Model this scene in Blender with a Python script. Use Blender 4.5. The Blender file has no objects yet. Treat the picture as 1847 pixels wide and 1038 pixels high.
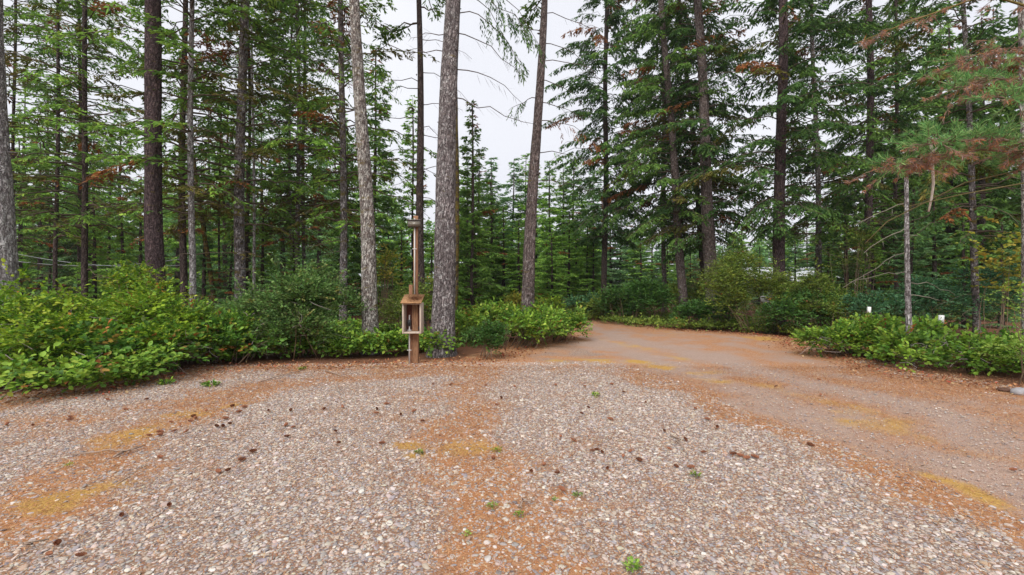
import bpy, math
import numpy as np
from mathutils import Vector

# ------------------------------------------------------------------ camera, sky, sun, exposure
F, CX, HY, CAMZ = 830.0, 923.5, 519.0, 1.45          # focal length, centre and horizon of the photograph (pixels), eye height (m)
scene = bpy.context.scene
COL = scene.collection
cam_data = bpy.data.cameras.new("camera")
cam_data.sensor_width = 36.0
cam_data.lens = F / 1847.0 * 36.0
cam_data.clip_start, cam_data.clip_end = 0.05, 2000.0
cam = bpy.data.objects.new("camera", cam_data)
COL.objects.link(cam)
cam.location = (0, 0, CAMZ)
cam.rotation_euler = (math.radians(90), 0, 0)
scene.camera = cam

SUN_EL, SUN_AZ = math.radians(45), math.radians(200)   # azimuth clockwise from +Y: behind the camera, a little to the left
world = bpy.data.worlds.new("World")
scene.world = world
world.use_nodes = True
wn, wl = world.node_tree.nodes, world.node_tree.links
wn.clear()
w_out = wn.new("ShaderNodeOutputWorld")
w_bg = wn.new("ShaderNodeBackground")
w_sky = wn.new("ShaderNodeTexSky")
w_sky.sky_type = 'NISHITA'
w_sky.sun_disc = False
w_sky.sun_elevation = SUN_EL
w_sky.sun_rotation = SUN_AZ
w_sky.air_density, w_sky.dust_density, w_sky.ozone_density = 1.0, 4.0, 1.0
w_hs = wn.new("ShaderNodeHueSaturation")
w_hs.inputs['Saturation'].default_value = 0.12
w_mix = wn.new("ShaderNodeMix")
w_mix.data_type = 'RGBA'
w_mix.inputs[0].default_value = 0.9
w_cl = wn.new("ShaderNodeTexNoise")
w_cl.inputs['Scale'].default_value = 2.2
w_cl.inputs['Detail'].default_value = 3.0
w_tc = wn.new("ShaderNodeTexCoord")
w_rmp = wn.new("ShaderNodeValToRGB")                  # the even cloud deck
w_rmp.color_ramp.elements[0].position = 0.25
w_rmp.color_ramp.elements[0].color = (5.5, 5.6, 6.15, 1)
w_rmp.color_ramp.elements[1].position = 0.75
w_rmp.color_ramp.elements[1].color = (6.4, 6.5, 6.9, 1)
wl.new(w_tc.outputs['Generated'], w_cl.inputs['Vector'])
wl.new(w_cl.outputs['Fac'], w_rmp.inputs['Fac'])
wl.new(w_sky.outputs['Color'], w_hs.inputs['Color'])
wl.new(w_hs.outputs['Color'], w_mix.inputs[6])
wl.new(w_rmp.outputs['Color'], w_mix.inputs[7])
wl.new(w_mix.outputs[2], w_bg.inputs['Color'])
w_bg.inputs['Strength'].default_value = 0.068
wl.new(w_bg.outputs['Background'], w_out.inputs['Surface'])

sun_data = bpy.data.lights.new("sun", 'SUN')
sun_data.energy = 1.5
sun_data.angle = math.radians(45)
sun_data.color = (1.0, 0.965, 0.91)
sun = bpy.data.objects.new("sun", sun_data)
COL.objects.link(sun)
sd = Vector((math.sin(SUN_AZ) * math.cos(SUN_EL), math.cos(SUN_AZ) * math.cos(SUN_EL), math.sin(SUN_EL)))
sun.rotation_euler = sd.to_track_quat('Z', 'Y').to_euler()
sun.location = sd * 60

vs = scene.view_settings
vs.view_transform, vs.look = 'Standard', 'None'
vs.exposure, vs.gamma = 1.25, 1.0
vs.use_curve_mapping = False
scene.render.engine = 'CYCLES'
scene.cycles.max_bounces = 6
scene.cycles.diffuse_bounces = 4
scene.cycles.glossy_bounces = 2
scene.cycles.transmission_bounces = 4
scene.cycles.use_denoising = True

# ------------------------------------------------------------------ helpers
def WX(px, d): return (px - CX) / F * d
def WZ(py, d): return CAMZ + (HY - py) / F * d
def G(px, py):
    d = CAMZ * F / (py - HY)
    return np.array([WX(px, d), d])

def norm(v):
    return v / np.maximum(np.linalg.norm(v, axis=-1, keepdims=True), 1e-9)

def tag(o, label=None, cat=None, group=None, kind=None):
    for k, v in (("label", label), ("category", cat), ("group", group), ("kind", kind)):
        if v: o[k] = v
    return o

def make_mesh(name, V, tris=None, quads=None, tint=None, smooth=False, mat=None):
    me = bpy.data.meshes.new(name)
    V = np.asarray(V, np.float32)
    tris = np.zeros((0, 3), np.int32) if tris is None else np.asarray(tris, np.int32)
    quads = np.zeros((0, 4), np.int32) if quads is None else np.asarray(quads, np.int32)
    me.vertices.add(len(V)); me.vertices.foreach_set("co", V.ravel())
    loops = np.concatenate([tris.ravel(), quads.ravel()])
    me.loops.add(len(loops)); me.loops.foreach_set("vertex_index", loops)
    nt, nq = len(tris), len(quads)
    me.polygons.add(nt + nq)
    starts = np.concatenate([np.arange(nt) * 3, nt * 3 + np.arange(nq) * 4]).astype(np.int32)
    me.polygons.foreach_set("loop_start", starts)
    if smooth: me.polygons.foreach_set("use_smooth", np.ones(nt + nq, bool))
    me.update(calc_edges=True)
    if tint is not None:
        a = me.attributes.new("tint", 'FLOAT_COLOR', 'POINT')
        c = np.ones((len(V), 4), np.float32); c[:, :3] = tint
        a.data.foreach_set("color", c.ravel())
    if mat: me.materials.append(mat)
    return me

def link(name, data, parent=None, loc=None, rot=None):
    o = bpy.data.objects.new(name, data)
    COL.objects.link(o)
    if parent is not None: o.parent = parent
    if loc is not None: o.location = loc
    if rot is not None: o.rotation_euler = rot
    return o

class Acc:                                   # collects pieces of one mesh
    def __init__(s): s.V, s.T, s.Q, s.C, s.n = [], [], [], [], 0
    def add(s, V, T=None, Q=None, C=None):
        V = np.asarray(V, float).reshape(-1, 3)
        if T is not None: s.T.append(np.asarray(T) + s.n)
        if Q is not None: s.Q.append(np.asarray(Q) + s.n)
        s.V.append(V)
        s.C.append(np.broadcast_to(np.asarray((1, 1, 1) if C is None else C, float), V.shape))
        s.n += len(V)
    def mesh(s, name, mat=None, smooth=False):
        if not s.V: s.add([[0, 0, -9], [0, 0, -9.01], [0, .01, -9]], [[0, 1, 2]])
        return make_mesh(name, np.concatenate(s.V), np.concatenate(s.T) if s.T else None,
                         np.concatenate(s.Q) if s.Q else None, np.concatenate(s.C), smooth, mat)

def tube(acc, P, R, sides=5, C=None, cap=True):
    P = np.asarray(P, float); k = len(P); R = np.broadcast_to(np.asarray(R, float), (k,))
    T = norm(np.gradient(P, axis=0))
    ref = np.array([0.0, 0, 1]) if abs(T[:, 2]).mean() < .8 else np.array([1.0, 0, 0])
    U = norm(np.cross(T, ref)); W = np.cross(T, U)
    a = np.arange(sides) / sides * 2 * math.pi
    V = P[:, None] + R[:, None, None] * (np.cos(a)[None, :, None] * U[:, None] + np.sin(a)[None, :, None] * W[:, None])
    i = np.arange(k - 1)[:, None] * sides; j = np.arange(sides)[None]
    jn = (j + 1) % sides
    Q = np.stack([i + j, i + jn, i + sides + jn, i + sides + j], -1).reshape(-1, 4)
    V = V.reshape(-1, 3); Tt = None
    if cap:
        n0 = len(V); V = np.concatenate([V, P[:1], P[-1:]])
        jj = np.arange(sides); jj2 = (jj + 1) % sides
        Tt = np.concatenate([np.stack([np.full(sides, n0), jj2, jj], -1),
                             np.stack([np.full(sides, n0 + 1), (k - 1) * sides + jj, (k - 1) * sides + jj2], -1)])
    acc.add(V, Tt, Q, C)

BOX_Q = np.array([[0, 3, 2, 1], [4, 5, 6, 7], [0, 1, 5, 4], [1, 2, 6, 5], [2, 3, 7, 6], [3, 0, 4, 7]])
def box(acc, x0, x1, y0, y1, z0, z1, C=None):
    acc.add([[x0, y0, z0], [x1, y0, z0], [x1, y1, z0], [x0, y1, z0], [x0, y0, z1], [x1, y0, z1], [x1, y1, z1], [x0, y1, z1]], None, BOX_Q, C)

def vnoise(P, seed=0):                        # smooth value noise of 2 or 3 coordinates, 0..1
    P = np.asarray(P, float)
    i = np.floor(P).astype(np.int64); f = P - i; f = f * f * (3 - 2 * f)
    dim = P.shape[-1]; out = 0.0
    for c in range(2 ** dim):
        w = 1.0; h = np.full(P.shape[:-1], seed * 974711 + 12345, np.int64)
        for a in range(dim):
            b = (c >> a) & 1
            w = w * (f[..., a] if b else 1 - f[..., a])
            h = (h * 31 + (i[..., a] + b) * (73856093, 19349663, 83492791)[a]) & 0x7fffffff
        h = (h ^ (h >> 13)) * 1274126177 & 0x7fffffff
        h = (h ^ (h >> 16)) & 0x7fffffff
        out = out + w * (h % 65536) / 65535.0
    return out
def fbm(P, seed=0, o=3):
    P = np.asarray(P, float)
    return sum(vnoise(P * 2 ** k, seed + k) * .5 ** k for k in range(o)) / sum(.5 ** k for k in range(o))

# ------------------------------------------------------------------ materials
class NT:
    def __init__(s, name):
        s.m = bpy.data.materials.new(name); s.m.use_nodes = True
        s.n, s.l = s.m.node_tree.nodes, s.m.node_tree.links
        s.b = s.n['Principled BSDF']; s.out = s.n['Material Output']
    def new(s, t, **kw):
        nd = s.n.new(t)
        for k, v in kw.items(): setattr(nd, k, v)
        return nd
    def co(s, scale=(1, 1, 1), kind='Object'):
        t = s.new("ShaderNodeTexCoord"); mp = s.new("ShaderNodeMapping")
        mp.inputs['Scale'].default_value = scale
        s.l.new(t.outputs[kind], mp.inputs['Vector']); return mp.outputs['Vector']
    def noise(s, vec, scale, detail=3, rough=.55):
        nd = s.new("ShaderNodeTexNoise")
        nd.inputs['Scale'].default_value = scale; nd.inputs['Detail'].default_value = detail; nd.inputs['Roughness'].default_value = rough
        s.l.new(vec, nd.inputs['Vector']); return nd.outputs['Fac']
    def ramp(s, fac, stops):
        r = s.new("ShaderNodeValToRGB"); el = r.color_ramp.elements
        while len(el) < len(stops): el.new(.5)
        for e, (p, c) in zip(el, stops):
            e.position = p; e.color = (*c, 1) if isinstance(c, tuple) else (c, c, c, 1)
        s.l.new(fac, r.inputs['Fac']); return r.outputs['Color']
    def mix(s, fac, a, b, blend='MIX'):
        nd = s.new("ShaderNodeMix", data_type='RGBA', blend_type=blend)
        for sock, v in ((nd.inputs[0], fac), (nd.inputs[6], a), (nd.inputs[7], b)):
            if isinstance(v, tuple): sock.default_value = (*v, 1)
            elif isinstance(v, (int, float)): sock.default_value = v
            else: s.l.new(v, sock)
        return nd.outputs[2]
    def bump(s, h, strength=.5, dist=.02):
        nd = s.new("ShaderNodeBump"); nd.inputs['Strength'].default_value = strength; nd.inputs['Distance'].default_value = dist
        s.l.new(h, nd.inputs['Height']); s.l.new(nd.outputs['Normal'], s.b.inputs['Normal'])
    def attr(s, name, typ='GEOMETRY'):
        nd = s.new("ShaderNodeAttribute", attribute_name=name, attribute_type=typ); return nd
    def fin(s, col=None, rough=.8, spec=.3):
        if col is not None:
            if isinstance(col, tuple): s.b.inputs['Base Color'].default_value = (*col, 1)
            else: s.l.new(col, s.b.inputs['Base Color'])
        s.b.inputs['Roughness'].default_value = rough
        s.b.inputs['Specular IOR Level'].default_value = spec
        return s.m

def foliage_mat(name, trans=.3, rough=.45, spec=.35):
    t = NT(name); a = t.attr("tint").outputs['Color']
    t.fin(a, rough, spec)
    tr = t.new("ShaderNodeBsdfTranslucent"); t.l.new(a, tr.inputs['Color'])
    mx = t.new("ShaderNodeMixShader"); mx.inputs[0].default_value = trans
    t.l.new(t.b.outputs[0], mx.inputs[1]); t.l.new(tr.outputs[0], mx.inputs[2]); t.l.new(mx.outputs[0], t.out.inputs['Surface'])
    return t.m
M_LEAF = foliage_mat("broad_leaf", .3, .5, .22)
M_NEEDLE = foliage_mat("needle_foliage", .34, .65, .12)

def bark_mat(name, base, light, dark, lichen=(.42, .40, .40), lich=.45, moss=.0, scale=1.0, strength=.9):
    t = NT(name)
    v = t.co((1, 1, .28)); v2 = t.co((1, 1, 1))
    warp = t.noise(v2, 6 * scale, 2)
    vm = t.new("ShaderNodeVectorMath", operation='MULTIPLY_ADD')
    t.l.new(warp, vm.inputs[0]); vm.inputs[1].default_value = (.3, .3, .35); t.l.new(v, vm.inputs[2])
    vo = t.new("ShaderNodeTexVoronoi", feature='DISTANCE_TO_EDGE'); vo.inputs['Scale'].default_value = 17 * scale
    t.l.new(vm.outputs[0], vo.inputs['Vector'])
    fiss = t.ramp(t.mix(.55, vo.outputs['Distance'], t.noise(v, 34 * scale, 5, .7)), [(.24, 0.0), (.40, 1.0)])
    fine = t.noise(v, 70 * scale, 4, .65)
    big = t.noise(v2, 2.3 * scale, 4, .6)
    c = t.mix(t.ramp(fine, [(.3, 0.0), (.7, 1.0)]), base, light)
    c = t.mix(t.ramp(big, [(.35, .0), (.7, .45)]), c, tuple(x * .55 for x in base))
    lfac = t.ramp(t.noise(v2, 9 * scale, 5, .7), [(.62 - .25 * lich, 0.0), (.72 - .2 * lich, .85 * min(1, lich * 2))])
    c = t.mix(lfac, c, lichen)
    c = t.mix(fiss, dark, c)
    if moss > 0:
        mf = t.ramp(t.noise(t.co((.7, .7, 2.0)), 4.2, 4, .65), [(.66 - .3 * moss, 0.0), (.76 - .25 * moss, .9)])
        mc = t.mix(t.noise(v2, 40, 3), (.10, .075, .012), (.26, .20, .045))
        c = t.mix(mf, c, mc)
    h = t.mix(.35, fiss, fine)
    t.bump(h, strength, .05 / scale)
    return t.fin(c, .92, .15)

B = {
    'pale':   bark_mat("pale_grey_bark", (.36, .32, .325), (.54, .50, .50), (.12, .10, .10), (.64, .63, .62), .75),
    'purple': bark_mat("purple_brown_bark", (.125, .085, .088), (.20, .14, .14), (.035, .024, .026), (.30, .26, .25), .18, .12),
    'grey':   bark_mat("grey_furrowed_bark", (.23, .19, .19), (.38, .335, .33), (.06, .048, .048), (.58, .56, .55), .5, .08),
    'lichen': bark_mat("lichen_spotted_bark", (.27, .215, .19), (.42, .36, .32), (.075, .055, .05), (.62, .60, .55), .85, .22),
    'mottle': bark_mat("mottled_mossy_bark", (.19, .155, .155), (.34, .30, .30), (.05, .04, .038), (.56, .54, .54), .55, .38),
    'dark':   bark_mat("dark_brown_bark", (.10, .075, .068), (.16, .12, .11), (.03, .022, .02), (.24, .21, .2), .12, .1),
    'mossy':  bark_mat("moss_covered_bark", (.11, .08, .06), (.18, .14, .10), (.03, .025, .018), (.3, .28, .25), .1, .8),
    'brown':  bark_mat("red_brown_bark", (.20, .15, .14), (.31, .245, .23), (.055, .04, .037), (.44, .41, .39), .42, .08),
}
def plain(name, col, rough=.7, var=.3, sc=30, spec=.3, stretch=(1, 1, 1), bump=.3):
    t = NT(name); v = t.co(stretch)
    n = t.noise(v, sc, 4, .6)
    c = t.mix(t.ramp(n, [(.25, 0.0), (.75, 1.0)]), tuple(x * (1 - var) for x in col), tuple(min(1, x * (1 + var)) for x in col))
    if bump: t.bump(n, bump, .005)
    return t.fin(c, rough, spec)
def tinted(name, rough=.85, spec=.2):
    t = NT(name); return t.fin(t.attr("tint").outputs['Color'], rough, spec)
M_TWIG = tinted("twig_wood")
M_LIMB = tinted("limb_wood")

# ------------------------------------------------------------------ ground masks (world coordinates, from the road and gravel layout)
def poly(*pts): return np.array([G(*p) for p in pts])
def dist_poly(P, L):
    best = np.full(len(P), 1e9)
    for a, b in zip(L[:-1], L[1:]):
        ab = b - a; t = np.clip(((P - a) @ ab) / (ab @ ab), 0, 1)
        best = np.minimum(best, np.linalg.norm(P - a - t[:, None] * ab, axis=1))
    return best
def inside(P, L):
    x, y = P[:, 0], P[:, 1]; r = np.zeros(len(P), bool)
    for (x0, y0), (x1, y1) in zip(L, np.roll(L, -1, 0)):
        c = (y0 > y) != (y1 > y)
        r ^= c & (x < (x1 - x0) * (y - y0) / (y1 - y0 + 1e-12) + x0)
    return r
LEFT_EDGE = [(-260, 745), (0, 722), (200, 702), (350, 672), (480, 660), (600, 662), (740, 656), (830, 655), (895, 647), (950, 622), (1035, 608), (1040, 590), (1010, 578)]
RIGHT_EDGE = [(1060, 578), (1090, 583), (1180, 592), (1300, 600), (1400, 606), (1440, 625), (1520, 648), (1620, 676), (1740, 692), (1847, 706), (2100, 730)]
CLEAR = np.concatenate([[[-16, 0]], poly(*LEFT_EDGE), poly(*RIGHT_EDGE), [[16, 5.0], [16, -3], [-16, -3]]])
TRACK_A = poly((1035, 586), (1100, 601), (1250, 640), (1420, 682), (1620, 735), (1847, 800), (2200, 900))
TRACK_B = poly((1035, 592), (1070, 614), (1200, 660), (1380, 722), (1600, 800), (1847, 880), (2200, 1000))
ROAD_MID = poly((1030, 589), (1085, 607), (1225, 650), (1400, 702), (1610, 767), (1847, 838), (2200, 950))
DEBRIS = poly((1140, 672), (1215, 700), (1330, 745), (1480, 810), (1640, 880), (1847, 950))
BAND_C = poly((850, 668), (850, 720), (850, 790), (860, 860), (905, 930), (960, 1038), (980, 1200))
BAND_L = poly((450, 700), (380, 735), (270, 775), (170, 840), (60, 910), (-120, 1000))
BAND_L2 = poly((760, 672), (600, 690), (480, 700), (300, 730), (120, 755), (-200, 800))
MOSS = [(270, 775, .30), (230, 795, .25), (350, 742, .28), (400, 732, .2), (90, 900, .25), (60, 930, .2), (770, 790, .25), (860, 800, .3), (1005, 655, .3), (1060, 650, .4), (1130, 652, .4), (1180, 660, .35), (1250, 672, .3),
        (1720, 880, .14), (1770, 895, .16), (1450, 612, .5), (1380, 610, .5), (750, 815, .15), (1290, 690, .3)]
ROAD_POLY = np.concatenate([poly((1010, 578), (1040, 592), (1050, 622), (1100, 655), (1180, 676), (1260, 705), (1380, 755), (1530, 815), (1700, 880), (1847, 935), (2100, 1040)), [[16, 2.6], [16, 5.0]], poly(*RIGHT_EDGE[::-1])])
def masks(P):
    """needle litter, moss, road dirt, forest floor (0..1 each) at ground points P (n,2)"""
    w = np.stack([fbm(P * 1.1, 3), fbm(P * 1.1 + 40, 4)], -1) - .5
    Q = P + w * .9
    g = lambda L, s: np.exp(-(dist_poly(Q, L) / s) ** 2)
    n1 = fbm(P * 2.6, 11, 4)
    ins = inside(P + (w * .35), CLEAR)
    de = dist_poly(Q, CLEAR[1:-3])
    forest = np.where(ins, 0.0, np.clip((de - .25) / .5, 0, 1))
    edge = np.exp(-(de / .55) ** 2)
    road = (inside(P + w * .5, ROAD_POLY) & ins).astype(float)
    nd = .9 * g(BAND_C, .5) + .85 * g(BAND_L, .42) + .7 * g(BAND_L2, .38) + 1.0 * g(DEBRIS, .3) * .8 + .8 * edge
    nd = nd + np.clip((P[:, 1] - 7.2) / 3, 0, .45) * (1 - road)
    nd = np.clip(nd * (.35 + 1.25 * n1) + np.clip(n1 - .52, 0, 1) * 1.3, 0, 1)
    nd = np.where(ins, nd, np.clip(.35 + 1.1 * n1, 0, 1))
    tracks = np.maximum(g(TRACK_A, .46), g(TRACK_B, .48)) * (.35 + .8 * fbm(P * 1.6, 61))
    nd = np.where(road > .3, np.clip(.6 * (1 - .8 * tracks) * (.2 + 1.3 * n1) + .8 * edge * n1, 0, 1), nd)
    ms = np.zeros(len(P))
    for x, y, r in MOSS: ms = np.maximum(ms, np.exp(-(np.linalg.norm((Q - G(x, y)) * (1, 1.0), axis=1) / r) ** 2))
    ms = ms + .8 * np.exp(-(dist_poly(Q, ROAD_MID) / .26) ** 2) * fbm(P * .8, 21) * ins + .35 * np.clip(fbm(P * .7, 25) - .55, 0, 1) * 4 * road
    ms = np.clip(ms * (.05 + 1.6 * fbm(P * 5, 31)), 0, 1)
    return nd, ms, road, forest, tracks * road

def graded(lo, hi, step, far, grow=1.16):
    a = list(np.arange(lo, hi, step)); s = step
    while a[-1] < far: s *= grow; a.append(a[-1] + s)
    return a
rng = np.random.default_rng(5)
gx = graded(0, 11, .085, 420); gx = np.array([-v for v in gx[:0:-1]] + gx)
gy = np.array([-v for v in graded(0, 1, .5, 200)[:0:-1]] + graded(0, 13, .085, 520))
XX, YY = np.meshgrid(gx, gy)
GP = np.stack([XX.ravel(), YY.ravel()], -1)
nd, ms, road, forest, trk = masks(GP)
def ground_z(P):
    r = np.linalg.norm(P, axis=1)
    b = (fbm(P * .45, 51) - .5) * .05 + (fbm(P * 3.0, 52) - .5) * .022
    fz = np.where(inside(P, CLEAR), 0, 1.0)
    b = b + fz * (fbm(P * .3, 53) - .42) * .25 * np.clip((r - 6) / 6, 0, 1)
    return b
gz = ground_z(GP) - .02 * trk
ny, nx = XX.shape
ii = (np.arange(ny - 1)[:, None] * nx + np.arange(nx - 1)[None]).ravel()
gq = np.stack([ii, ii + 1, ii + nx + 1, ii + nx], -1)
ground_me = make_mesh("ground", np.column_stack([GP, gz]), None, gq, None, True)
for nm, val in (("litter", nd), ("moss", ms), ("road", road), ("forest", forest)):
    a = ground_me.attributes.new(nm, 'FLOAT', 'POINT'); a.data.foreach_set("value", val.astype(np.float32))
t = NT("gravel_needles_and_dirt")
vec = t.co()
vo = t.new("ShaderNodeTexVoronoi"); vo.inputs['Scale'].default_value = 66; t.l.new(vec, vo.inputs['Vector'])
sep = t.new("ShaderNodeSeparateColor"); t.l.new(vo.outputs['Color'], sep.inputs[0])
stone = t.ramp(sep.outputs[0], [(0.0, (.13, .125, .14)), (.22, (.24, .24, .27)), (.45, (.40, .35, .30)), (.7, (.52, .47, .41)), (.88, (.36, .22, .15)), (1.0, (.62, .60, .56))])
stone = t.mix(t.ramp(vo.outputs['Distance'], [(.25, 0.0), (.7, .9)]), stone, (.23, .125, .075))
fine = t.noise(vec, 90, 5, .7); med = t.noise(vec, 7, 4, .6)
need = t.mix(t.ramp(t.noise(vec, 210, 4, .75), [(.34, 0.0), (.66, 1.0)]), (.17, .068, .032), (.60, .29, .135))
need = t.mix(t.ramp(med, [(.35, 0.0), (.75, .55)]), need, (.44, .26, .14))
spk = t.new('ShaderNodeTexVoronoi'); spk.inputs['Scale'].default_value = 62; t.l.new(vec, spk.inputs['Vector'])
sps = t.new('ShaderNodeSeparateColor'); t.l.new(spk.outputs['Color'], sps.inputs[0])
need = t.mix(t.mix(1.0, t.ramp(sps.outputs[1], [(.70, 0.0), (.74, 1.0)]), t.ramp(spk.outputs['Distance'], [(.3, 1.0), (.5, 0.0)]), 'MULTIPLY'), need, t.mix(sps.outputs[2], (.30, .26, .25), (.60, .53, .46)))
mos = t.mix(t.ramp(fine, [(.3, 0.0), (.7, 1.0)]), (.30, .155, .045), (.60, .38, .11))
dirt = t.mix(t.ramp(t.noise(vec, 120, 4, .75), [(.34, 0.0), (.66, 1.0)]), (.20, .125, .095), (.52, .39, .32))
flo = t.mix(t.ramp(fine, [(.3, 0.0), (.7, 1.0)]), (.09, .042, .026), (.27, .13, .075))
A = {k: t.attr(k).outputs['Fac'] for k in ("litter", "moss", "road", "forest")}
def edgef(a, lo=.3, hi=.7, k=.55):
    m = t.new("ShaderNodeMath", operation='MULTIPLY_ADD'); t.l.new(fine, m.inputs[0]); m.inputs[1].default_value = k
    m2 = t.new("ShaderNodeMath", operation='ADD'); m2.inputs[1].default_value = -k / 2
    t.l.new(A[a], m.inputs[2]); t.l.new(m.outputs[0], m2.inputs[0])
    return t.ramp(m2.outputs[0], [(lo, 0.0), (hi, 1.0)])
c = t.mix(edgef("road", .3, .7), stone, dirt)
c = t.mix(edgef("litter", .28, .62, 1.0), c, need)
c = t.mix(edgef("moss", .32, .8, 1.1), c, mos)
c = t.mix(edgef("forest", .4, .6, .2), c, flo)
hh = t.mix(.5, t.ramp(vo.outputs['Distance'], [(0.0, 1.0), (.8, 0.0)]), fine)
t.bump(hh, .7, .015)
ground_me.materials.append(t.fin(c, .95, .12))
ground = tag(link("ground", ground_me), "gravel and needle litter ground of the forest clearing and driveway", kind="structure")

# ------------------------------------------------------------------ loose gravel (instanced pebbles) and fallen needles
def in_view(P, m=1.2): return (np.abs(P[:, 0]) < P[:, 1] * 1.14 + m) & (P[:, 1] > 1.6)
rng = np.random.default_rng(8)
def scatter(n, dmax, seed):
    r = np.random.default_rng(seed)
    d = np.sqrt(r.uniform(1.8 ** 2, dmax ** 2, n)); x = r.uniform(-1, 1, n) * (d * 1.14 + .6)
    return np.stack([x, d], -1)
SP = scatter(250000, 9.0, 81)
s_nd, s_ms, s_rd, s_fo, _ = masks(SP)
keep_p = (1 - s_fo) * (1 - .78 * s_rd) * (1 - .64 * s_nd) * (1 - .88 * s_ms) * np.clip(1.5 - SP[:, 1] / 11, 0, 1)
keep = rng.random(len(SP)) < keep_p
SP = SP[keep]; ns = len(SP)
size = np.clip(rng.lognormal(math.log(.0074), .42, ns), .0035, .022) * (1 - .35 * s_rd[keep])
scl = np.stack([size * rng.uniform(.95, 1.45, ns), size * rng.uniform(.7, 1.05, ns), size * rng.uniform(.3, .55, ns)], -1)
rot = np.stack([rng.normal(0, .22, ns), rng.normal(0, .22, ns), rng.uniform(0, 6.283, ns)], -1)
pal = np.array([[.46, .37, .30], [.56, .49, .42], [.68, .63, .57], [.33, .30, .29], [.22, .225, .25], [.12, .115, .125], [.44, .27, .17], [.50, .43, .33], [.36, .33, .33]])
pw = np.array([.2, .16, .09, .14, .14, .06, .07, .1, .04]); pw = pw / pw.sum()
pal = pal * .7 + np.array([.42, .35, .325]) * .3
stint = 1.0 * pal[rng.choice(len(pal), ns, p=pw)] * rng.uniform(.82, 1.15, (ns, 1)) * rng.uniform(.95, 1.05, (ns, 3))
sz = ground_z(SP) + scl[:, 2] * .15
gme = make_mesh("gravel", np.column_stack([SP, sz]))
for nm, typ, key, val in (("rot", 'FLOAT_VECTOR', 'vector', rot), ("scl", 'FLOAT_VECTOR', 'vector', scl), ("tint", 'FLOAT_COLOR', 'color', np.column_stack([stint, np.ones(ns)]))):
    a = gme.attributes.new(nm, typ, 'POINT'); a.data.foreach_set(key, np.asarray(val, np.float32).ravel())
t = NT("river_pebble")
tv = t.co(); ti = t.attr("tint", 'INSTANCER').outputs['Color']
sp = t.noise(tv, 2.5, 4, .7)
pc = t.mix(t.ramp(sp, [(.35, 0.0), (.7, .5)]), ti, t.mix(.5, ti, (.33, .25, .2)))
M_PEB = t.fin(pc, .75, .3)
ng = bpy.data.node_groups.new("pebble_scatter", 'GeometryNodeTree')
ng.interface.new_socket("Geometry", in_out='INPUT', socket_type='NodeSocketGeometry')
ng.interface.new_socket("Geometry", in_out='OUTPUT', socket_type='NodeSocketGeometry')
N, L = ng.nodes, ng.links
gi, go = N.new("NodeGroupInput"), N.new("NodeGroupOutput")
iop = N.new("GeometryNodeInstanceOnPoints")
m2p = N.new("GeometryNodeMeshToPoints")
L.new(gi.outputs[0], m2p.inputs['Mesh']); L.new(m2p.outputs[0], iop.inputs['Points'])
g2i = N.new("GeometryNodeGeometryToInstance")
for k in range(4):
    ico = N.new("GeometryNodeMeshIcoSphere"); ico.inputs['Subdivisions'].default_value = 2; ico.inputs['Radius'].default_value = 1
    noi = N.new("ShaderNodeTexNoise"); noi.noise_dimensions = '4D'; noi.inputs['W'].default_value = k * 3.7; noi.inputs['Scale'].default_value = .9
    sub = N.new("ShaderNodeVectorMath"); sub.operation = 'SUBTRACT'; sub.inputs[1].default_value = (.5, .5, .5); L.new(noi.outputs['Color'], sub.inputs[0])
    mul = N.new("ShaderNodeVectorMath"); mul.operation = 'SCALE'; mul.inputs['Scale'].default_value = 1.3; L.new(sub.outputs[0], mul.inputs[0])
    sp_ = N.new("GeometryNodeSetPosition"); L.new(ico.outputs['Mesh'], sp_.inputs['Geometry']); L.new(mul.outputs[0], sp_.inputs['Offset'])
    ss = N.new("GeometryNodeSetShadeSmooth"); L.new(sp_.outputs[0], ss.inputs[0])
    sm = N.new("GeometryNodeSetMaterial"); sm.inputs['Material'].default_value = M_PEB; L.new(ss.outputs[0], sm.inputs[0])
    L.new(sm.outputs[0], g2i.inputs[0])
L.new(g2i.outputs[0], iop.inputs['Instance']); iop.inputs['Pick Instance'].default_value = True
for nm, sock in (("rot", 'Rotation'), ("scl", 'Scale')):
    na = N.new("GeometryNodeInputNamedAttribute"); na.data_type = 'FLOAT_VECTOR'; na.inputs['Name'].default_value = nm
    if sock == 'Rotation':
        e2r = N.new("FunctionNodeEulerToRotation"); L.new(na.outputs[0], e2r.inputs[0]); L.new(e2r.outputs[0], iop.inputs[sock])
    else: L.new(na.outputs[0], iop.inputs[sock])
L.new(iop.outputs[0], go.inputs[0])
gravel = tag(link("gravel", gme), "loose mixed grey and tan gravel scattered over the clearing", "gravel", kind="stuff")
md = gravel.modifiers.new("pebbles", 'NODES'); md.node_group = ng
gme.materials.append(M_PEB)

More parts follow.
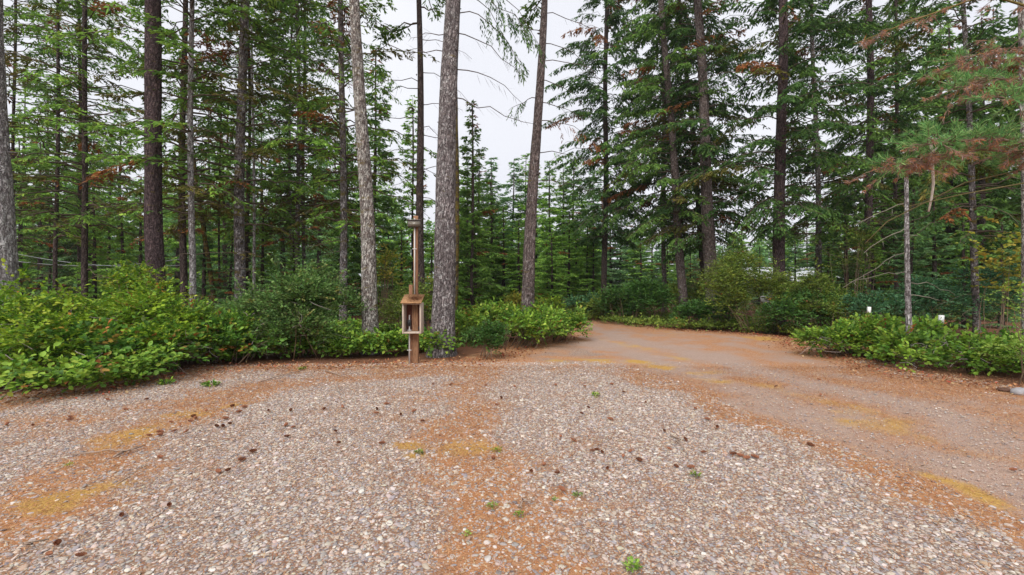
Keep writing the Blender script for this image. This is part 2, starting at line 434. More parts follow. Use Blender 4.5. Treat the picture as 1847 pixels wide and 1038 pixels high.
NP = scatter(400000, 8.5, 83)
n_nd, n_ms, n_rd, n_fo, n_tk = masks(NP)
kp = (.42 + 1.0 * n_nd) * (1 - n_fo * .6) * (1 - .7 * n_tk)
k_ = np.random.default_rng(9).random(len(NP)) < kp * .42
NP = NP[k_]; nn = len(NP); rng = np.random.default_rng(10)
ang = rng.uniform(0, 6.283, nn); ln = rng.uniform(.012, .03, nn); wd = rng.uniform(.0009, .0019, nn) * (1 + NP[:, 1] / 6)
dx, dy = np.cos(ang), np.sin(ang); z0 = ground_z(NP) + rng.uniform(.006, .022, nn); tl = rng.normal(0, .25, nn) * ln
a0 = np.column_stack([NP[:, 0] - dx * ln - dy * wd, NP[:, 1] - dy * ln + dx * wd, z0 - tl])
a1 = np.column_stack([NP[:, 0] - dx * ln + dy * wd, NP[:, 1] - dy * ln - dx * wd, z0 - tl])
a2 = np.column_stack([NP[:, 0] + dx * ln, NP[:, 1] + dy * ln, z0 + tl + .002])
npal = np.array([[.40, .19, .085], [.30, .12, .055], [.48, .28, .14], [.20, .08, .045], [.50, .36, .20]])
nc = npal[rng.choice(5, nn, p=[.3, .27, .2, .15, .08])] * rng.uniform(.8, 1.2, (nn, 1))
M_LIT = tinted("fallen_needle", .8, .2)
nme = make_mesh("needle_litter", np.stack([a0, a1, a2], 1).reshape(-1, 3), np.arange(nn * 3).reshape(-1, 3), None, np.repeat(nc, 3, 0), False, M_LIT)
tag(link("needle_litter", nme), "orange brown fallen fir needles strewn over the gravel", "litter", kind="stuff")

# ------------------------------------------------------------------ plants: leaves, twigs, conifer branches
def leaves6(P, D, Nn, ln, wd, C):
    """oval leaves folded along the midrib: origin P, axis D, normal Nn"""
    D = norm(D); S = norm(np.cross(D, Nn)); U = np.cross(S, D)
    ln, wd = ln[:, None], wd[:, None]
    pts = [P, P + D * ln * .3 + S * wd * .45 + U * wd * .12, P + D * ln * .68 + S * wd * .42 + U * wd * .10,
           P + D * ln - U * ln * .10, P + D * ln * .68 - S * wd * .42 + U * wd * .10, P + D * ln * .3 - S * wd * .45 + U * wd * .12]
    n = len(P); V = np.stack(pts, 1).reshape(-1, 3); b = np.arange(n)[:, None] * 6
    Q = np.concatenate([b + [0, 1, 2, 3], b + [0, 3, 4, 5]])
    return V, Q, np.repeat(C, 6, 0)
def leaves4(P, D, Nn, ln, wd, C):
    D = norm(D); S = norm(np.cross(D, Nn)); U = np.cross(S, D); ln, wd = ln[:, None], wd[:, None]
    V = np.stack([P, P + D * ln * .5 + S * wd * .55 + U * wd * .14, P + D * ln - U * ln * .08, P + D * ln * .5 - S * wd * .55 + U * wd * .14], 1).reshape(-1, 3)
    b = np.arange(len(P))[:, None] * 4
    return V, np.concatenate([b + [0, 1, 2], b + [0, 2, 3]]), np.repeat(C, 4, 0)
def rhombi(P, D, Nn, ln, wd, C):
    D = norm(D); S = norm(np.cross(D, Nn)); ln, wd = ln[:, None], wd[:, None]
    V = np.stack([P, P + D * ln * .4 + S * wd * .5, P + D * ln, P + D * ln * .4 - S * wd * .5], 1).reshape(-1, 3)
    return V, np.arange(len(P) * 4).reshape(-1, 4), np.repeat(C, 4, 0)
def pick(pal, w, n, r, jit=.2):
    pal = np.array(pal, float); w = np.array(w, float)
    return pal[r.choice(len(pal), n, p=w / w.sum())] * r.uniform(1 - jit, 1 + jit, (n, 1))

PAL = {
    'huck':  ([(.20, .35, .025), (.33, .46, .035), (.11, .24, .025), (.46, .52, .06), (.06, .14, .02), (.38, .14, .03)], [.3, .24, .25, .08, .12, .02]),
    'salal': ([(.17, .32, .035), (.27, .42, .05), (.09, .21, .03), (.38, .48, .07), (.06, .13, .025), (.42, .13, .05)], [.33, .24, .22, .08, .11, .02]),
    'bluish': ([(.11, .22, .05), (.17, .29, .075), (.07, .155, .04), (.26, .37, .12), (.05, .10, .03), (.32, .28, .08)], [.3, .25, .2, .12, .1, .03]),
    'dark':  ([(.06, .15, .03), (.085, .20, .04), (.045, .11, .025), (.13, .25, .04), (.03, .07, .02)], [.3, .3, .2, .12, .08]),
    'olive': ([(.16, .24, .035), (.23, .31, .05), (.10, .17, .03), (.33, .38, .06), (.05, .09, .02), (.40, .12, .03)], [.3, .26, .22, .1, .1, .012]),
    'teal':  ([(.07, .19, .085), (.10, .25, .11), (.05, .13, .06), (.15, .30, .14), (.08, .17, .04)], [.3, .3, .2, .1, .1]),
    'bramble': ([(.09, .22, .03), (.14, .30, .04), (.06, .15, .025), (.24, .40, .05), (.42, .14, .04), (.46, .28, .06)], [.32, .26, .24, .1, .05, .03]),
    'yellow': ([(.42, .40, .05), (.50, .44, .09), (.28, .32, .04), (.18, .26, .04), (.46, .30, .05)], [.3, .2, .25, .2, .05]),
    'lime':  ([(.26, .40, .06), (.34, .48, .10), (.18, .32, .05), (.12, .24, .04)], [.35, .25, .25, .15]),
}
def add_shrub(name, label, cx, cy, blobs, n_twig, per, ll, lw, pal, seed, flat=.5, group=None, cat="shrub", stems=24, dead=0, twig=.26, zmin=.03, shoots=0, shell=.55):
    """blobs: (x, y, z, rx, ry, rz) about the plant's base (cx, cy)"""
    r = np.random.default_rng(seed)
    root = link(name, None, None, (cx, cy, 0)); tag(root, label, cat, group)
    Bl = []
    for q in blobs:                              # each mound breaks up into lesser lumps
        q = np.array(q, float); Bl.append(q * [1, 1, .92, .86, .86, .84])
        for _ in range(4):
            a_ = r.uniform(0, 6.283); e_ = r.uniform(.15, 1.2); dv = np.array([math.cos(a_) * math.cos(e_), math.sin(a_) * math.cos(e_), math.sin(e_)])
            k_ = r.uniform(.3, .5); Bl.append(np.concatenate([q[:3] + dv * q[3:] * r.uniform(.6, .85), q[3:] * k_]))
    Bl = np.array(Bl)
    w = (Bl[:, 3] * Bl[:, 5] + Bl[:, 3] * Bl[:, 4] + Bl[:, 4] * Bl[:, 5]); k = r.choice(len(Bl), n_twig, p=w / w.sum())
    dirs = norm(r.normal(0, 1, (n_twig, 3))); dirs[:, 2] = np.where(dirs[:, 2] < -.25, -dirs[:, 2], dirs[:, 2])
    bump = .72 + .56 * fbm(dirs * 2.3 + k[:, None] * 7.1 + seed, seed, 2)
    rad = (1 - shell * r.random(n_twig) ** 1.6) * bump
    P = Bl[k, :3] + dirs * Bl[k, 3:] * rad[:, None]
    # leave ragged hollows between clumps of twigs
    hol = fbm(P * 2.3 + seed, seed + 5, 2); top = (Bl[:, 2] + Bl[:, 5]).max()
    ok = (P[:, 2] > zmin) & (hol > .43) & (r.random(n_twig) < (.45 if top > .9 else .8) + 1.1 * P[:, 2] / top)
    P, dirs = P[ok], dirs[ok]; n = len(P)
    D = norm(dirs * .75 + r.normal(0, .55, (n, 3)) + [0, 0, .25]); D[:, 2] *= flat; D = norm(D)
    if shoots:                                # a few long leafy shoots rising over the outline
        q = Bl[r.integers(0, len(Bl), shoots)]
        sb = q[:, :3] + np.column_stack([r.uniform(-.6, .6, shoots) * q[:, 3], r.uniform(-.6, .6, shoots) * q[:, 4], q[:, 5] * .75])
        ax = norm(np.column_stack([r.normal(0, .35, shoots), r.normal(0, .35, shoots), np.ones(shoots)]))
        for j in range(6):
            P = np.concatenate([P, sb + ax * (.08 * j + .05)]); D = np.concatenate([D, norm(ax * .35 + r.normal(0, .6, (shoots, 3)) * [1, 1, .4])])
        n = len(P)
    side = norm(np.cross(D, [0, 0, 1.0]) + 1e-6)
    up = norm(np.array([0, 0, 1.0]) + .45 * r.normal(0, 1, (n, 3)))
    TL = twig * r.uniform(.6, 1.25, n)
    tw_c = pick(*PAL[pal], n, r, .18) * (.6 + .8 * fbm(P * 1.6 + seed * 1.7, seed + 9, 2))[:, None]
    f = Acc(); st = Acc()
    for j in range(per):
        s = (j + .6) / per; sg = 1 if j % 2 else -1
        Pj = P + D * (TL * s)[:, None] + r.normal(0, .012, (n, 3))
        Dj = D * (.45 + .5 * s) + side * sg * r.uniform(.55, 1.0, (n, 1)) * (1.15 - s) + r.normal(0, .16, (n, 3))
        Nj = norm(up + r.normal(0, .35, (n, 3)))
        sc = r.uniform(.65, 1.2, n); own = pick(*PAL[pal], n, r, .18); mixf = r.uniform(0, .55, (n, 1))
        V, Q, C = (leaves6 if ll > .06 else leaves4)(Pj, Dj, Nj, ll * sc, lw * sc, tw_c * (1 - mixf) + own * mixf)
        f.add(V, None if Q.shape[1] == 4 else Q, Q if Q.shape[1] == 4 else None, C)
    # twig under each leaf row, and stems from the base
    tb = P - D * (TL * .25)[:, None]
    V, Q, C = rhombi(tb, D, up, TL * 1.2, np.full(n, .006), np.broadcast_to(np.array([.13, .085, .05]), (n, 3))); st.add(V, None, Q, C)
    for i in range(stems):
        e = P[r.integers(n)]; b = np.array([e[0] * .55 + r.normal(0, .1), e[1] * .55 + r.normal(0, .1), 0])
        m = b * .5 + e * .5 + np.array([0, 0, .1]) + r.normal(0, .07, 3)
        s3 = np.linspace(0, 1, 5)[:, None]; path = b * (1 - s3) ** 2 + 2 * m * s3 * (1 - s3) + e * s3 ** 2
        tube(st, path, np.linspace(.011, .004, 5), 4, (.17, .12, .08))
    for i in range(dead):                       # bare grey twigs tangled in front
        q = Bl[r.integers(len(Bl))]; a = r.uniform(-math.pi, 0)
        e = q[:3] + np.array([math.cos(a) * q[3], math.sin(a) * q[4], -q[5] * r.uniform(.1, .5)]) * r.uniform(.85, 1.05)
        e[2] = max(e[2], .05); pts = [e]
        dd = r.normal(0, 1, 3) * [1, .6, .45]
        for _ in range(5): dd = dd + r.normal(0, .5, 3) * [1, 1, .6]; pts.append(pts[-1] + norm(dd) * r.uniform(.05, .11)); pts[-1][2] = max(pts[-1][2], .02)
        tube(st, np.array(pts), np.linspace(.006, .0025, 6), 3, np.array((.36, .30, .28)) * r.uniform(.7, 1.2), False)
    tag(link("foliage", f.mesh("foliage", M_LEAF), root), kind="stuff")
    link("stems", st.mesh("stems", M_TWIG), root)
    return root

GREENS = {}
_GREENS = {
    'fir':   ([(.055, .105, .022), (.075, .135, .028), (.04, .08, .02), (.10, .16, .03)], [.35, .3, .22, .13]),
    'deep':  ([(.034, .075, .020), (.05, .10, .025), (.025, .055, .017), (.065, .12, .026)], [.35, .3, .2, .15]),
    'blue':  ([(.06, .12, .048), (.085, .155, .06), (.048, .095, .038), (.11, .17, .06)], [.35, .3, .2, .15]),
    'bright': ([(.09, .17, .03), (.12, .21, .035), (.06, .12, .025), (.16, .24, .04)], [.35, .3, .2, .15]),
    'dead':  ([(.26, .10, .035), (.33, .14, .05), (.18, .075, .03)], [.4, .3, .3]),
    'mossy': ([(.14, .13, .03), (.10, .12, .025), (.18, .15, .04)], [.4, .4, .2]),
}
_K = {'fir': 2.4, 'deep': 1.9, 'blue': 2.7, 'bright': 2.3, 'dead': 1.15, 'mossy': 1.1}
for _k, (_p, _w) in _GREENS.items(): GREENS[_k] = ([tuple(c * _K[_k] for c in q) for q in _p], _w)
def fir_branch(fo, wood, r, base, az, L, rise, droop, pal, dens=1.0, rl=.11, rw=.026, live=1.0, t0=.18, twl=.42, hang=.25, thick=.02, wc=(.10, .075, .055)):
    k = 7; s = np.linspace(0, 1, k)
    a = np.array([math.cos(az), math.sin(az), 0]); sd_ = np.array([-a[1], a[0], 0]); crv = r.normal(0, .12) * L
    def path(s):
        s = np.asarray(s)[:, None]
        return base + a * L * s + sd_ * crv * s ** 2 + np.array([0, 0, 1.0]) * L * (rise * s - droop * s ** 2)
    PP = path(s); PP[1:-1] += r.normal(0, .028 * L, (k - 2, 3)) * [1, 1, .8]
    tube(wood, PP, np.linspace(thick, max(.004, thick * .22), k), 4, np.array(wc) * r.uniform(.8, 1.2), False)
    nt = int(max(5, dens * L * (1 - t0) / .05))
    s = np.sort(r.uniform(t0, 1, nt) ** .9); s = np.clip(s, t0, 1)
    T0 = path(s); tan = norm(path(np.minimum(s + .02, 1.02)) - T0)
    sg = np.where(np.arange(nt) % 2, 1.0, -1.0)[:, None]; side = norm(np.cross(tan, [0, 0, 1.0]))
    lt = twl * (np.clip(1.15 - s, 0, 1) ** .7) * r.uniform(.55, 1.15, nt) * (.5 + .5 * np.clip((s - t0) * 5, 0, 1)) + .06
    td = norm(tan * .75 + side * sg * r.uniform(.6, 1.1, (nt, 1)) + r.normal(0, .18, (nt, 3)) + np.array([0, 0, -hang]))
    V, Q, C = rhombi(T0, td, np.broadcast_to([0, 0, 1.0], (nt, 3)), lt, np.full(nt, .007), np.broadcast_to(np.array(wc) * .9, (nt, 3))); wood.add(V, None, Q, C)
    alive = r.random(nt) < live
    if not alive.any(): return
    T0, td, lt = T0[alive], td[alive], lt[alive]
    m = np.maximum(3, (lt / (rl * .21)).astype(int)); ti = np.repeat(np.arange(len(lt)), m); n = len(ti)
    u = r.random(n) ** .8
    P = T0[ti] + td[ti] * (lt[ti] * u)[:, None]; P[:, 2] -= hang * .5 * (u ** 2) * lt[ti]
    tside = norm(np.cross(td[ti], [0, 0, 1.0])); sg2 = np.where(r.random(n) < .5, 1.0, -1.0)[:, None]
    D = norm(td[ti] * .9 + tside * sg2 * r.uniform(.3, 1.0, (n, 1)) + r.normal(0, .22, (n, 3)) + np.array([0, 0, -hang * .6]))
    Nn = norm(np.array([0, 0, 1.0]) + r.normal(0, .55, (n, 3)))
    tc = pick(*GREENS[pal], len(lt), r, .22)
    V, Q, C = rhombi(P, D, Nn, rl * r.uniform(.6, 1.25, n), rw * r.uniform(.7, 1.3, n), tc[ti] * r.uniform(.82, 1.18, (n, 1))); fo.add(V, None, Q, C)

def conifer_meshes(name, seed, H, z0, Lmax, nb, pal, rl, rw, dens, droop=(.25, .5), rise=(.05, .3), dead_below=0.0, n_dead=0, ztop=None, dead_pal=.04, taper=1.0, hang=.25, twl=.42, sparse=0.0, mossy=0.0, r_trunk=.15):
    r = np.random.default_rng(seed); fo, wo = Acc(), Acc()
    zt = ztop or H
    for i in range(nb):
        z = z0 + (zt - z0) * np.clip((i + r.normal(.5, 1.6)) / nb, 0, 1)
        q = (z - z0) / (H - z0)
        L = Lmax * max(.08, (1 - q) ** taper) * r.uniform(.42, 1.2)
        if q < .12: L *= .55 + q * 3.7
        live = 1 - sparse * r.random() * (1 - q)
        p = 'dead' if r.random() < dead_pal else ('mossy' if r.random() < mossy * (1 - q) else pal)
        fir_branch(fo, wo, r, np.array([0, 0, z]), r.uniform(0, 6.283), L, r.uniform(*rise) + .25 * q, r.uniform(*droop) * (1 - .5 * q), p, dens, rl, rw, live, hang=hang, twl=twl * (1 - .45 * q), thick=max(.008, .03 * (1 - q) * min(1, Lmax / 2.5)))
    for i in range(n_dead):
        z = r.uniform(1.2, dead_below)
        fir_branch(fo, wo, r, np.array([0, 0, z]), r.uniform(0, 6.283), r.uniform(.5, 1.9), r.uniform(-.1, .25), r.uniform(.1, .5), 'mossy', .55, rl, rw * .7, r.uniform(0, .22), twl=.5, thick=r.uniform(.007, .015), hang=.15, wc=(.13, .095, .07))
    if H - z0 > 0 and not ztop:                  # the leader
        tube(wo, [[0, 0, H * .5], [0, 0, H]], [.05, .008], 5, (.09, .07, .05))
    return fo.mesh(name + "_needles", M_NEEDLE), wo.mesh(name + "_wood", M_LIMB)

def trunk_mesh(r0, rt, zt, H, sides, rings, mat, seed, flare=.35, wob=.03, knots=0):
    r = np.random.default_rng(seed)
    z = np.concatenate([np.linspace(-.15, 1.2, max(4, rings // 4)), np.linspace(1.2, H, rings)[1:]])
    a = np.arange(sides) / sides * 2 * math.pi
    rad = np.maximum(r0 + (rt - r0) * z / zt, .03) * (1 + flare * np.exp(-np.maximum(z, 0) / .28))
    cx_ = wob * np.sin(z * .55 + r.uniform(0, 6)) * np.clip(z / 3, 0, 1); cy_ = wob * np.sin(z * .43 + r.uniform(0, 6)) * np.clip(z / 3, 0, 1)
    Z, Aa = np.meshgrid(z, a, indexing='ij')
    P3 = np.stack([np.cos(Aa) * 2.2, np.sin(Aa) * 2.2, Z * 1.1], -1)
    k = 1 + .16 * (fbm(P3 + seed * 3.3, seed) - .5) + .17 * (fbm(P3 * [3.2, 3.2, 1.5] + 9, seed + 2) - .5)
    k = k + .25 * np.exp(-np.maximum(Z, 0) / .22) * (fbm(np.stack([np.cos(Aa) * 1.3, np.sin(Aa) * 1.3, Z * .2], -1) + seed, seed + 4) - .4)
    R = rad[:, None] * k
    V = np.stack([cx_[:, None] + R * np.cos(Aa), cy_[:, None] + R * np.sin(Aa), Z], -1).reshape(-1, 3)
    nr = len(z); i = np.arange(nr - 1)[:, None] * sides; j = np.arange(sides)[None]; jn = (j + 1) % sides
    acc = Acc(); acc.add(V, None, np.stack([i + j, i + jn, i + sides + jn, i + sides + j], -1).reshape(-1, 4))
    for q in range(knots):                       # stubs of shed limbs
        zz = r.uniform(.8, H * .8); an = r.uniform(0, 6.283); rr = max(r0 + (rt - r0) * zz / zt, .03)
        d = np.array([math.cos(an), math.sin(an), r.uniform(-.1, .5)]); b = np.array([math.cos(an) * rr * .8, math.sin(an) * rr * .8, zz])
        ll = rr * r.uniform(.35, .8)
        tube(acc, [b, b + d * ll * .6, b + d * ll], [.028, .02, .008], 6)
    return acc.mesh("trunk", mat, True)

# crown meshes shared by several trees -----------------------------------------------
CROWN = {}
for i in range(4):   # tall forest firs: bare mossy twigs below, airy foliage above
    CROWN['left%d' % i] = conifer_meshes("fir_crown", 100 + i, 23, 3.2, 3.0, 98, ('fir', 'fir', 'bright', 'bright')[i], .15, .046, .95, dead_below=5.5, n_dead=16, ztop=15, dead_pal=.06, taper=.5, sparse=.85, mossy=.3)
for i in range(4):   # right: long drooping dark green branches
    CROWN['right%d' % i] = conifer_meshes("drooping_crown", 120 + i, 24, 3.4, 3.5, 112, ('deep', 'deep', 'fir', 'deep')[i], .16, .05, 1.05, droop=(.35, .6), rise=(.1, .3), dead_below=4.5, n_dead=12, ztop=17, dead_pal=.03, taper=.5, sparse=.3, mossy=.12, hang=.5, twl=.5)
CROWN['dense'] = conifer_meshes('dense_crown', 131, 24, 4.2, 4.0, 170, 'deep', .19, .06, 1.15, droop=(.35, .65), rise=(.05, .25), ztop=20, dead_pal=.07, taper=.55, sparse=.12, hang=.55, twl=.55)
CROWN['high'] = conifer_meshes("high_crown", 140, 24, 9.5, 2.8, 40, 'fir', .17, .05, .75, ztop=18, taper=.5, sparse=.4)
for i in range(5):   # whole trees further back
    CROWN['back%d' % i] = conifer_meshes("back_crown", 150 + i, 16, .5, 3.0, 135, ('fir', 'bright', 'blue', 'bright', 'deep')[i], .25, .085, 1.15, droop=(.2, .4), rise=(.05, .25), taper=.8, twl=.6, sparse=.3, hang=.4)
for i in range(3):   # slim far spires
    CROWN['spire%d' % i] = conifer_meshes("spire_crown", 170 + i, 14, .5, 2.3, 130, ('blue', 'fir', 'bright')[i], .24, .085, 1.2, droop=(.1, .35), rise=(.1, .35), taper=.8, twl=.55, sparse=.25, hang=.35)

def tree(name, label, d, pxb, wb, pxt, wt, bark, crown=None, group=None, H=22, yt=0, near=False, cscale=1.0, seed=0, flare=.35, knots=0, crot=None):
    """trunk given by its width and place in the picture at the ground and at row yt, at distance d"""
    x = WX(pxb, d); zt = WZ(yt, d); dxt = WX(pxt, d) - x
    cz = math.cos(math.atan((pxb - CX) / F))
    root = link(name, None, None, (x, d, 0), (0, math.atan2(dxt, zt), 0)); tag(root, label, "tree", group)
    r0, rt = wb * d / F * cz / 2, wt * d / F * cz / 2
    link("trunk", trunk_mesh(r0, rt, zt, H, 40 if near else 14, 90 if near else 34, B[bark], seed + int(abs(pxb)), flare, .04, knots), root)
    if crown:
        fo, wo = CROWN[crown]; rz = crot if crot is not None else (pxb * 1.7) % 6.283
        a = link("crown", fo, root, rot=(0, 0, rz)); tag(a, kind="stuff"); b_ = link("branches", wo, root, rot=(0, 0, rz))
        a.scale = b_.scale = (cscale,) * 3
    return root

def dead_limbs(root, specs, seed, pal='mossy', live=0.0, wc=(.10, .08, .07), extra=None):
    """specs: (z, azimuth, length, rise, droop[, live, palette])"""
    r = np.random.default_rng(seed); fo, wo = Acc(), Acc()
    for s in specs:
        z, az, L_, ri, dr = s[:5]; lv = s[5] if len(s) > 5 else live; pl = s[6] if len(s) > 6 else pal
        fir_branch(fo, wo, r, np.array([0, 0, z]), az, L_, ri, dr, pl, 1.0 if lv > .3 else .75, .10, .022, lv, twl=.5, hang=.9 if lv > .3 else .2, thick=.014, wc=wc, t0=.3 if lv > .3 else .25)
    link("limbs", wo.mesh("limbs", M_LIMB), root)
    if fo.V: tag(link("foliage", fo.mesh("foliage", M_NEEDLE), root), kind="stuff")

PI = math.pi
# ------------------------------------------------------------------ the near and middle trees, left to right
GL, GR = "firs of the left stand", "firs of the right stand"
tree("fir_tree", "huge pale grey trunk cut off by the left border of the picture", 8.5, 2, 74, -12, 48, 'pale', 'high', near=True, knots=8)
tree("fir_tree", "thin dark trunk just right of the huge pale border trunk", 17, 30, 7, 24, 6, 'dark', 'left0', GL, 20)
tree("fir_tree", "slim dark fir between the border trunk and the twin-stemmed dark fir", 16, 100, 10, 105, 6, 'dark', 'left1', GL, 20)
tree("fir_tree", "slimmer rear stem of the two dark trunks standing close together", 19, 143, 8, 144, 6, 'dark', 'left2', GL, 21)
tree("fir_tree", "front stem of the two dark trunks standing close together", 15, 153, 14, 153, 9, 'dark', 'left3', GL)
tree("fir_tree", "thick purple-brown bare trunk behind the yellow-green shrubs", 11.5, 286, 36, 271, 30, 'purple', 'high', near=True, knots=12)
tree("fir_tree", "narrow dark trunk left of the slim pale grey pole trunk", 15, 331, 15, 332, 10, 'dark', 'left0', GL)
tree("fir_tree", "slim straight pale grey pole trunk beside the thick purple-brown one", 12, 348, 14, 345, 9, 'pale', 'left2', GL, 20, knots=10)
tree("fir_tree", "short thin moss-covered trunk leaning to the left in the stand", 16, 392, 10, 340, 6, 'mossy', None, GL, 8, yt=190)
tree("fir_tree", "very thin straight dark sapling stem beside the leaning mossy trunk", 17, 397, 4.5, 396, 3, 'dark', None, GL, 9)
tree("fir_tree", "mottled grey trunk with moss bands right of the leaning mossy one", 13, 433, 22, 438, 15, 'mottle', 'left1', GL, knots=8)
tree("fir_tree", "thin dark trunk half hidden behind the moss-banded trunk", 17, 447, 7, 448, 5, 'dark', 'left3', GL, 19)
tree("fir_tree", "very thin white-barked stem right of the moss-banded trunk", 15, 459, 6, 455, 4, 'pale', None, GL, 10)
tree("fir_tree", "thin pale stem left of the pair above the big blue-green shrub", 18, 524, 5, 524, 4, 'mottle', 'left2', GL, 18)
tree("fir_tree", "brown mossy stem of the pair above the big blue-green shrub", 17, 538, 10, 537, 6, 'mottle', 'left0', GL, 20)
tree("fir_tree", "greyer slimmer stem of the pair above the big blue-green shrub", 19, 548, 7, 548, 5, 'mottle', 'left1', GL, 20)
tree("fir_tree", "straight grey mossy trunk left of the pale lichen-covered trunk", 14, 620, 15, 616, 9, 'mottle', 'left3', GL, knots=8)
t12 = tree("fir_tree", "pale lichen-covered trunk leaning left beside the wooden meter post", 10.5, 669, 30, 643, 18, 'lichen', 'high', near=True, knots=6)
t13 = tree("fir_tree", "dark straight trunk with bare twigs directly behind the meter post", 14, 761, 16, 755, 9, 'dark', 'high', near=True, knots=10)
t14 = tree("fir_tree", "largest grey furrowed trunk just right of the wooden meter post", 10, 797, 43, 818, 26, 'grey', 'high', near=True, flare=.3, knots=9)
tree("fir_tree", "narrow mossy trunk mostly hidden behind the largest grey trunk", 11.6, 818, 14, 823, 9, 'mossy', None, None, 9)
t15 = tree("fir_tree", "lone leaning brown trunk rising from the leaf mound by the driveway", 12.5, 949, 25, 980, 11, 'brown', 'high', near=True, knots=9)
dead_limbs(t12, [(6.2, 0.2, .6, .2, .5), (7.3, 2.9, 1.0, .2, .3), (6.8, 2.7, 1.3, .2, .5, .5, 'fir'), (7.6, 3.3, 1.4, .1, .5, .6, 'deep')], 301)
dead_limbs(t13, [(z, a, l, ri, dr) for z, a, l, ri, dr in [(4.7, 3.0, 1.0, .25, .5), (5.0, .2, .9, .5, .3), (5.6, PI, 1.5, .2, .35), (6.1, .1, 1.2, .1, .6), (6.6, 3.3, 2.0, .12, .2), (7.0, .2, 1.3, .35, .4), (7.5, 3.0, 1.9, .3, .5), (8.0, 0, 1.5, .1, .7), (8.6, 3.2, 2.3, .1, .4), (9.0, .3, 1.6, .2, .5), (5.3, 2.4, 1.1, .6, .9), (6.3, 5.6, 1.2, .1, .8), (7.7, 3.6, 1.7, .15, .5), (4.2, .1, .8, .1, .6)]], 302)
dead_limbs(t14, [(5.6, -.1, 1.9, -.25, .1), (6.2, .1, 1.7, .1, .45), (7.0, .05, 1.6, -.1, .5), (6.6, 3.1, 1.1, -.1, -.1), (6.9, 3.3, .9, .2, .3), (7.8, -.15, 2.0, .1, .8, 1, 'deep'), (8.3, .2, 2.1, .0, .75, 1, 'deep'), (8.0, .45, 1.7, .0, .9, 1, 'fir'), (8.9, -.4, 1.9, .0, .8, 1, 'deep'), (7.4, .0, 1.7, .25, .9, .9, 'deep')], 303)
dead_limbs(t15, [(4.35, .05, 1.5, .12, .28), (5.1, .1, 1.3, .25, .3, .5, 'fir'), (6.0, -.1, 1.5, .1, .4, .4, 'dead'), (6.5, .1, 1.3, .15, .5), (7.1, .1, 1.5, .0, .5), (7.6, -.1, 1.9, .15, .5), (8.1, .2, 1.7, .1, .6), (6.6, 3.1, .8, -.1, .3, .6, 'deep'), (8.4, 3.2, .8, .2, .3), (8.9, .1, 2.0, .05, .4, .2, 'dead')], 304)
# a slender young fir left of the lone trunk, and the far fir with the open top
tree("fir_tree", "slender young fir with thin open branches right of the largest trunk", 18, 851, 7, 852, 1.5, 'dark', 'spire1', None, 8.6, yt=190, cscale=.62)
tree("fir_tree", "slim open-topped fir against the sky right of the lichen-covered trunk", 24, 672, 6, 679, 2, 'dark', 'spire1', None, 13.8, yt=90, cscale=1.0)
tree("fir_tree", "pale slim fir against the sky behind the bare dark trunk", 27, 745, 5, 744, 2, 'dark', 'spire2', None, 12, yt=180, cscale=.9)
# right of the driveway
t16 = tree("fir_tree", "dark clean pole of the drooping fir where the driveway bends", 26, 1090, 11, 1094, 7, 'dark', 'dense', None, 22, cscale=1.0)
tree("fir_tree", "thin fir with rusty needles beside the drooping fir at the bend", 24, 1198, 9, 1196, 7, 'brown', 'dense', GR, 22)
tree("fir_tree", "curving grey-brown trunk nearest the far driveway edge beside the square stump", 20, 1236, 17, 1193, 10, 'brown', 'right2', GR, near=True)
tree("fir_tree", "thin dark trunk leaning left behind the thick brown trunk", 22, 1278, 11, 1226, 7, 'dark', 'right3', GR, 20)
tree("fir_tree", "thick brown trunk leaning left between the stump and the big olive shrub", 19, 1288, 26, 1258, 14, 'brown', 'right1', GR, near=True, knots=8)
tree("fir_tree", "straight thick dark trunk rising behind the big olive shrub", 16, 1405, 24, 1411, 16, 'purple', 'right0', GR, near=True, knots=6)
tree("fir_tree", "thin mottled trunk right of the straight thick dark trunk", 18, 1479, 12, 1466, 7, 'mottle', 'right2', GR, 20)
tree("fir_tree", "straight dark trunk behind the three white-topped markers", 19, 1568, 17, 1568, 12, 'purple', 'right3', GR)
tree("fir_tree", "mottled grey birch-like trunk with moss rings near the yellow maple leaves", 12, 1763, 16, 1738, 9, 'mottle', 'right1', GR, 20, cscale=.8)
tree("fir_tree", "narrow pale trunk cut off by the right border of the picture", 9, 1853, 18, 1840, 12, 'lichen', None, GR, 9)
tree("fir_tree", "thin dark stem low in the right stand behind the dead snag", 20, 1617, 9, 1616, 6, 'dark', 'right2', GR, 20)
# behind the first rank: whole trees, each a thing of its own
ORD = 'first second third fourth fifth sixth seventh eighth ninth tenth eleventh'.split()
def back(n, px0, px1, d0, d1, ytop, crowns, label, group, seed, width=1.0, bark='dark', jit=35):
    r = np.random.default_rng(seed)
    for i in range(n):
        px = px0 + (px1 - px0) * (i + r.uniform(.15, .85)) / n; d = r.uniform(d0, d1)
        yt = np.interp(px, *zip(*ytop)) + r.uniform(-jit, jit)
        h = WZ(yt, d); cr = crowns[r.integers(len(crowns))]; base_h = 16 if cr.startswith('back') else 14
        x = WX(px, d)
        root = link("conifer_tree", None, None, (x, d, 0), (r.normal(0, .012), r.normal(0, .012), r.uniform(0, 6.28))); tag(root, label if n > 11 else label + ', ' + ORD[i] + ' from the left', "tree", group)
        link("trunk", trunk_mesh(.012 * h + .04, .02, h, h * .99, 8, 10, B[bark], int(px) + seed, .2, .03), root)
        s = h / base_h; fo, wo = CROWN[cr]
        a = link("crown", fo, root); b_ = link("branches", wo, root); tag(a, kind="stuff")
        ws = s * width * r.uniform(.85, 1.15); a.scale = b_.scale = (ws, ws, s)
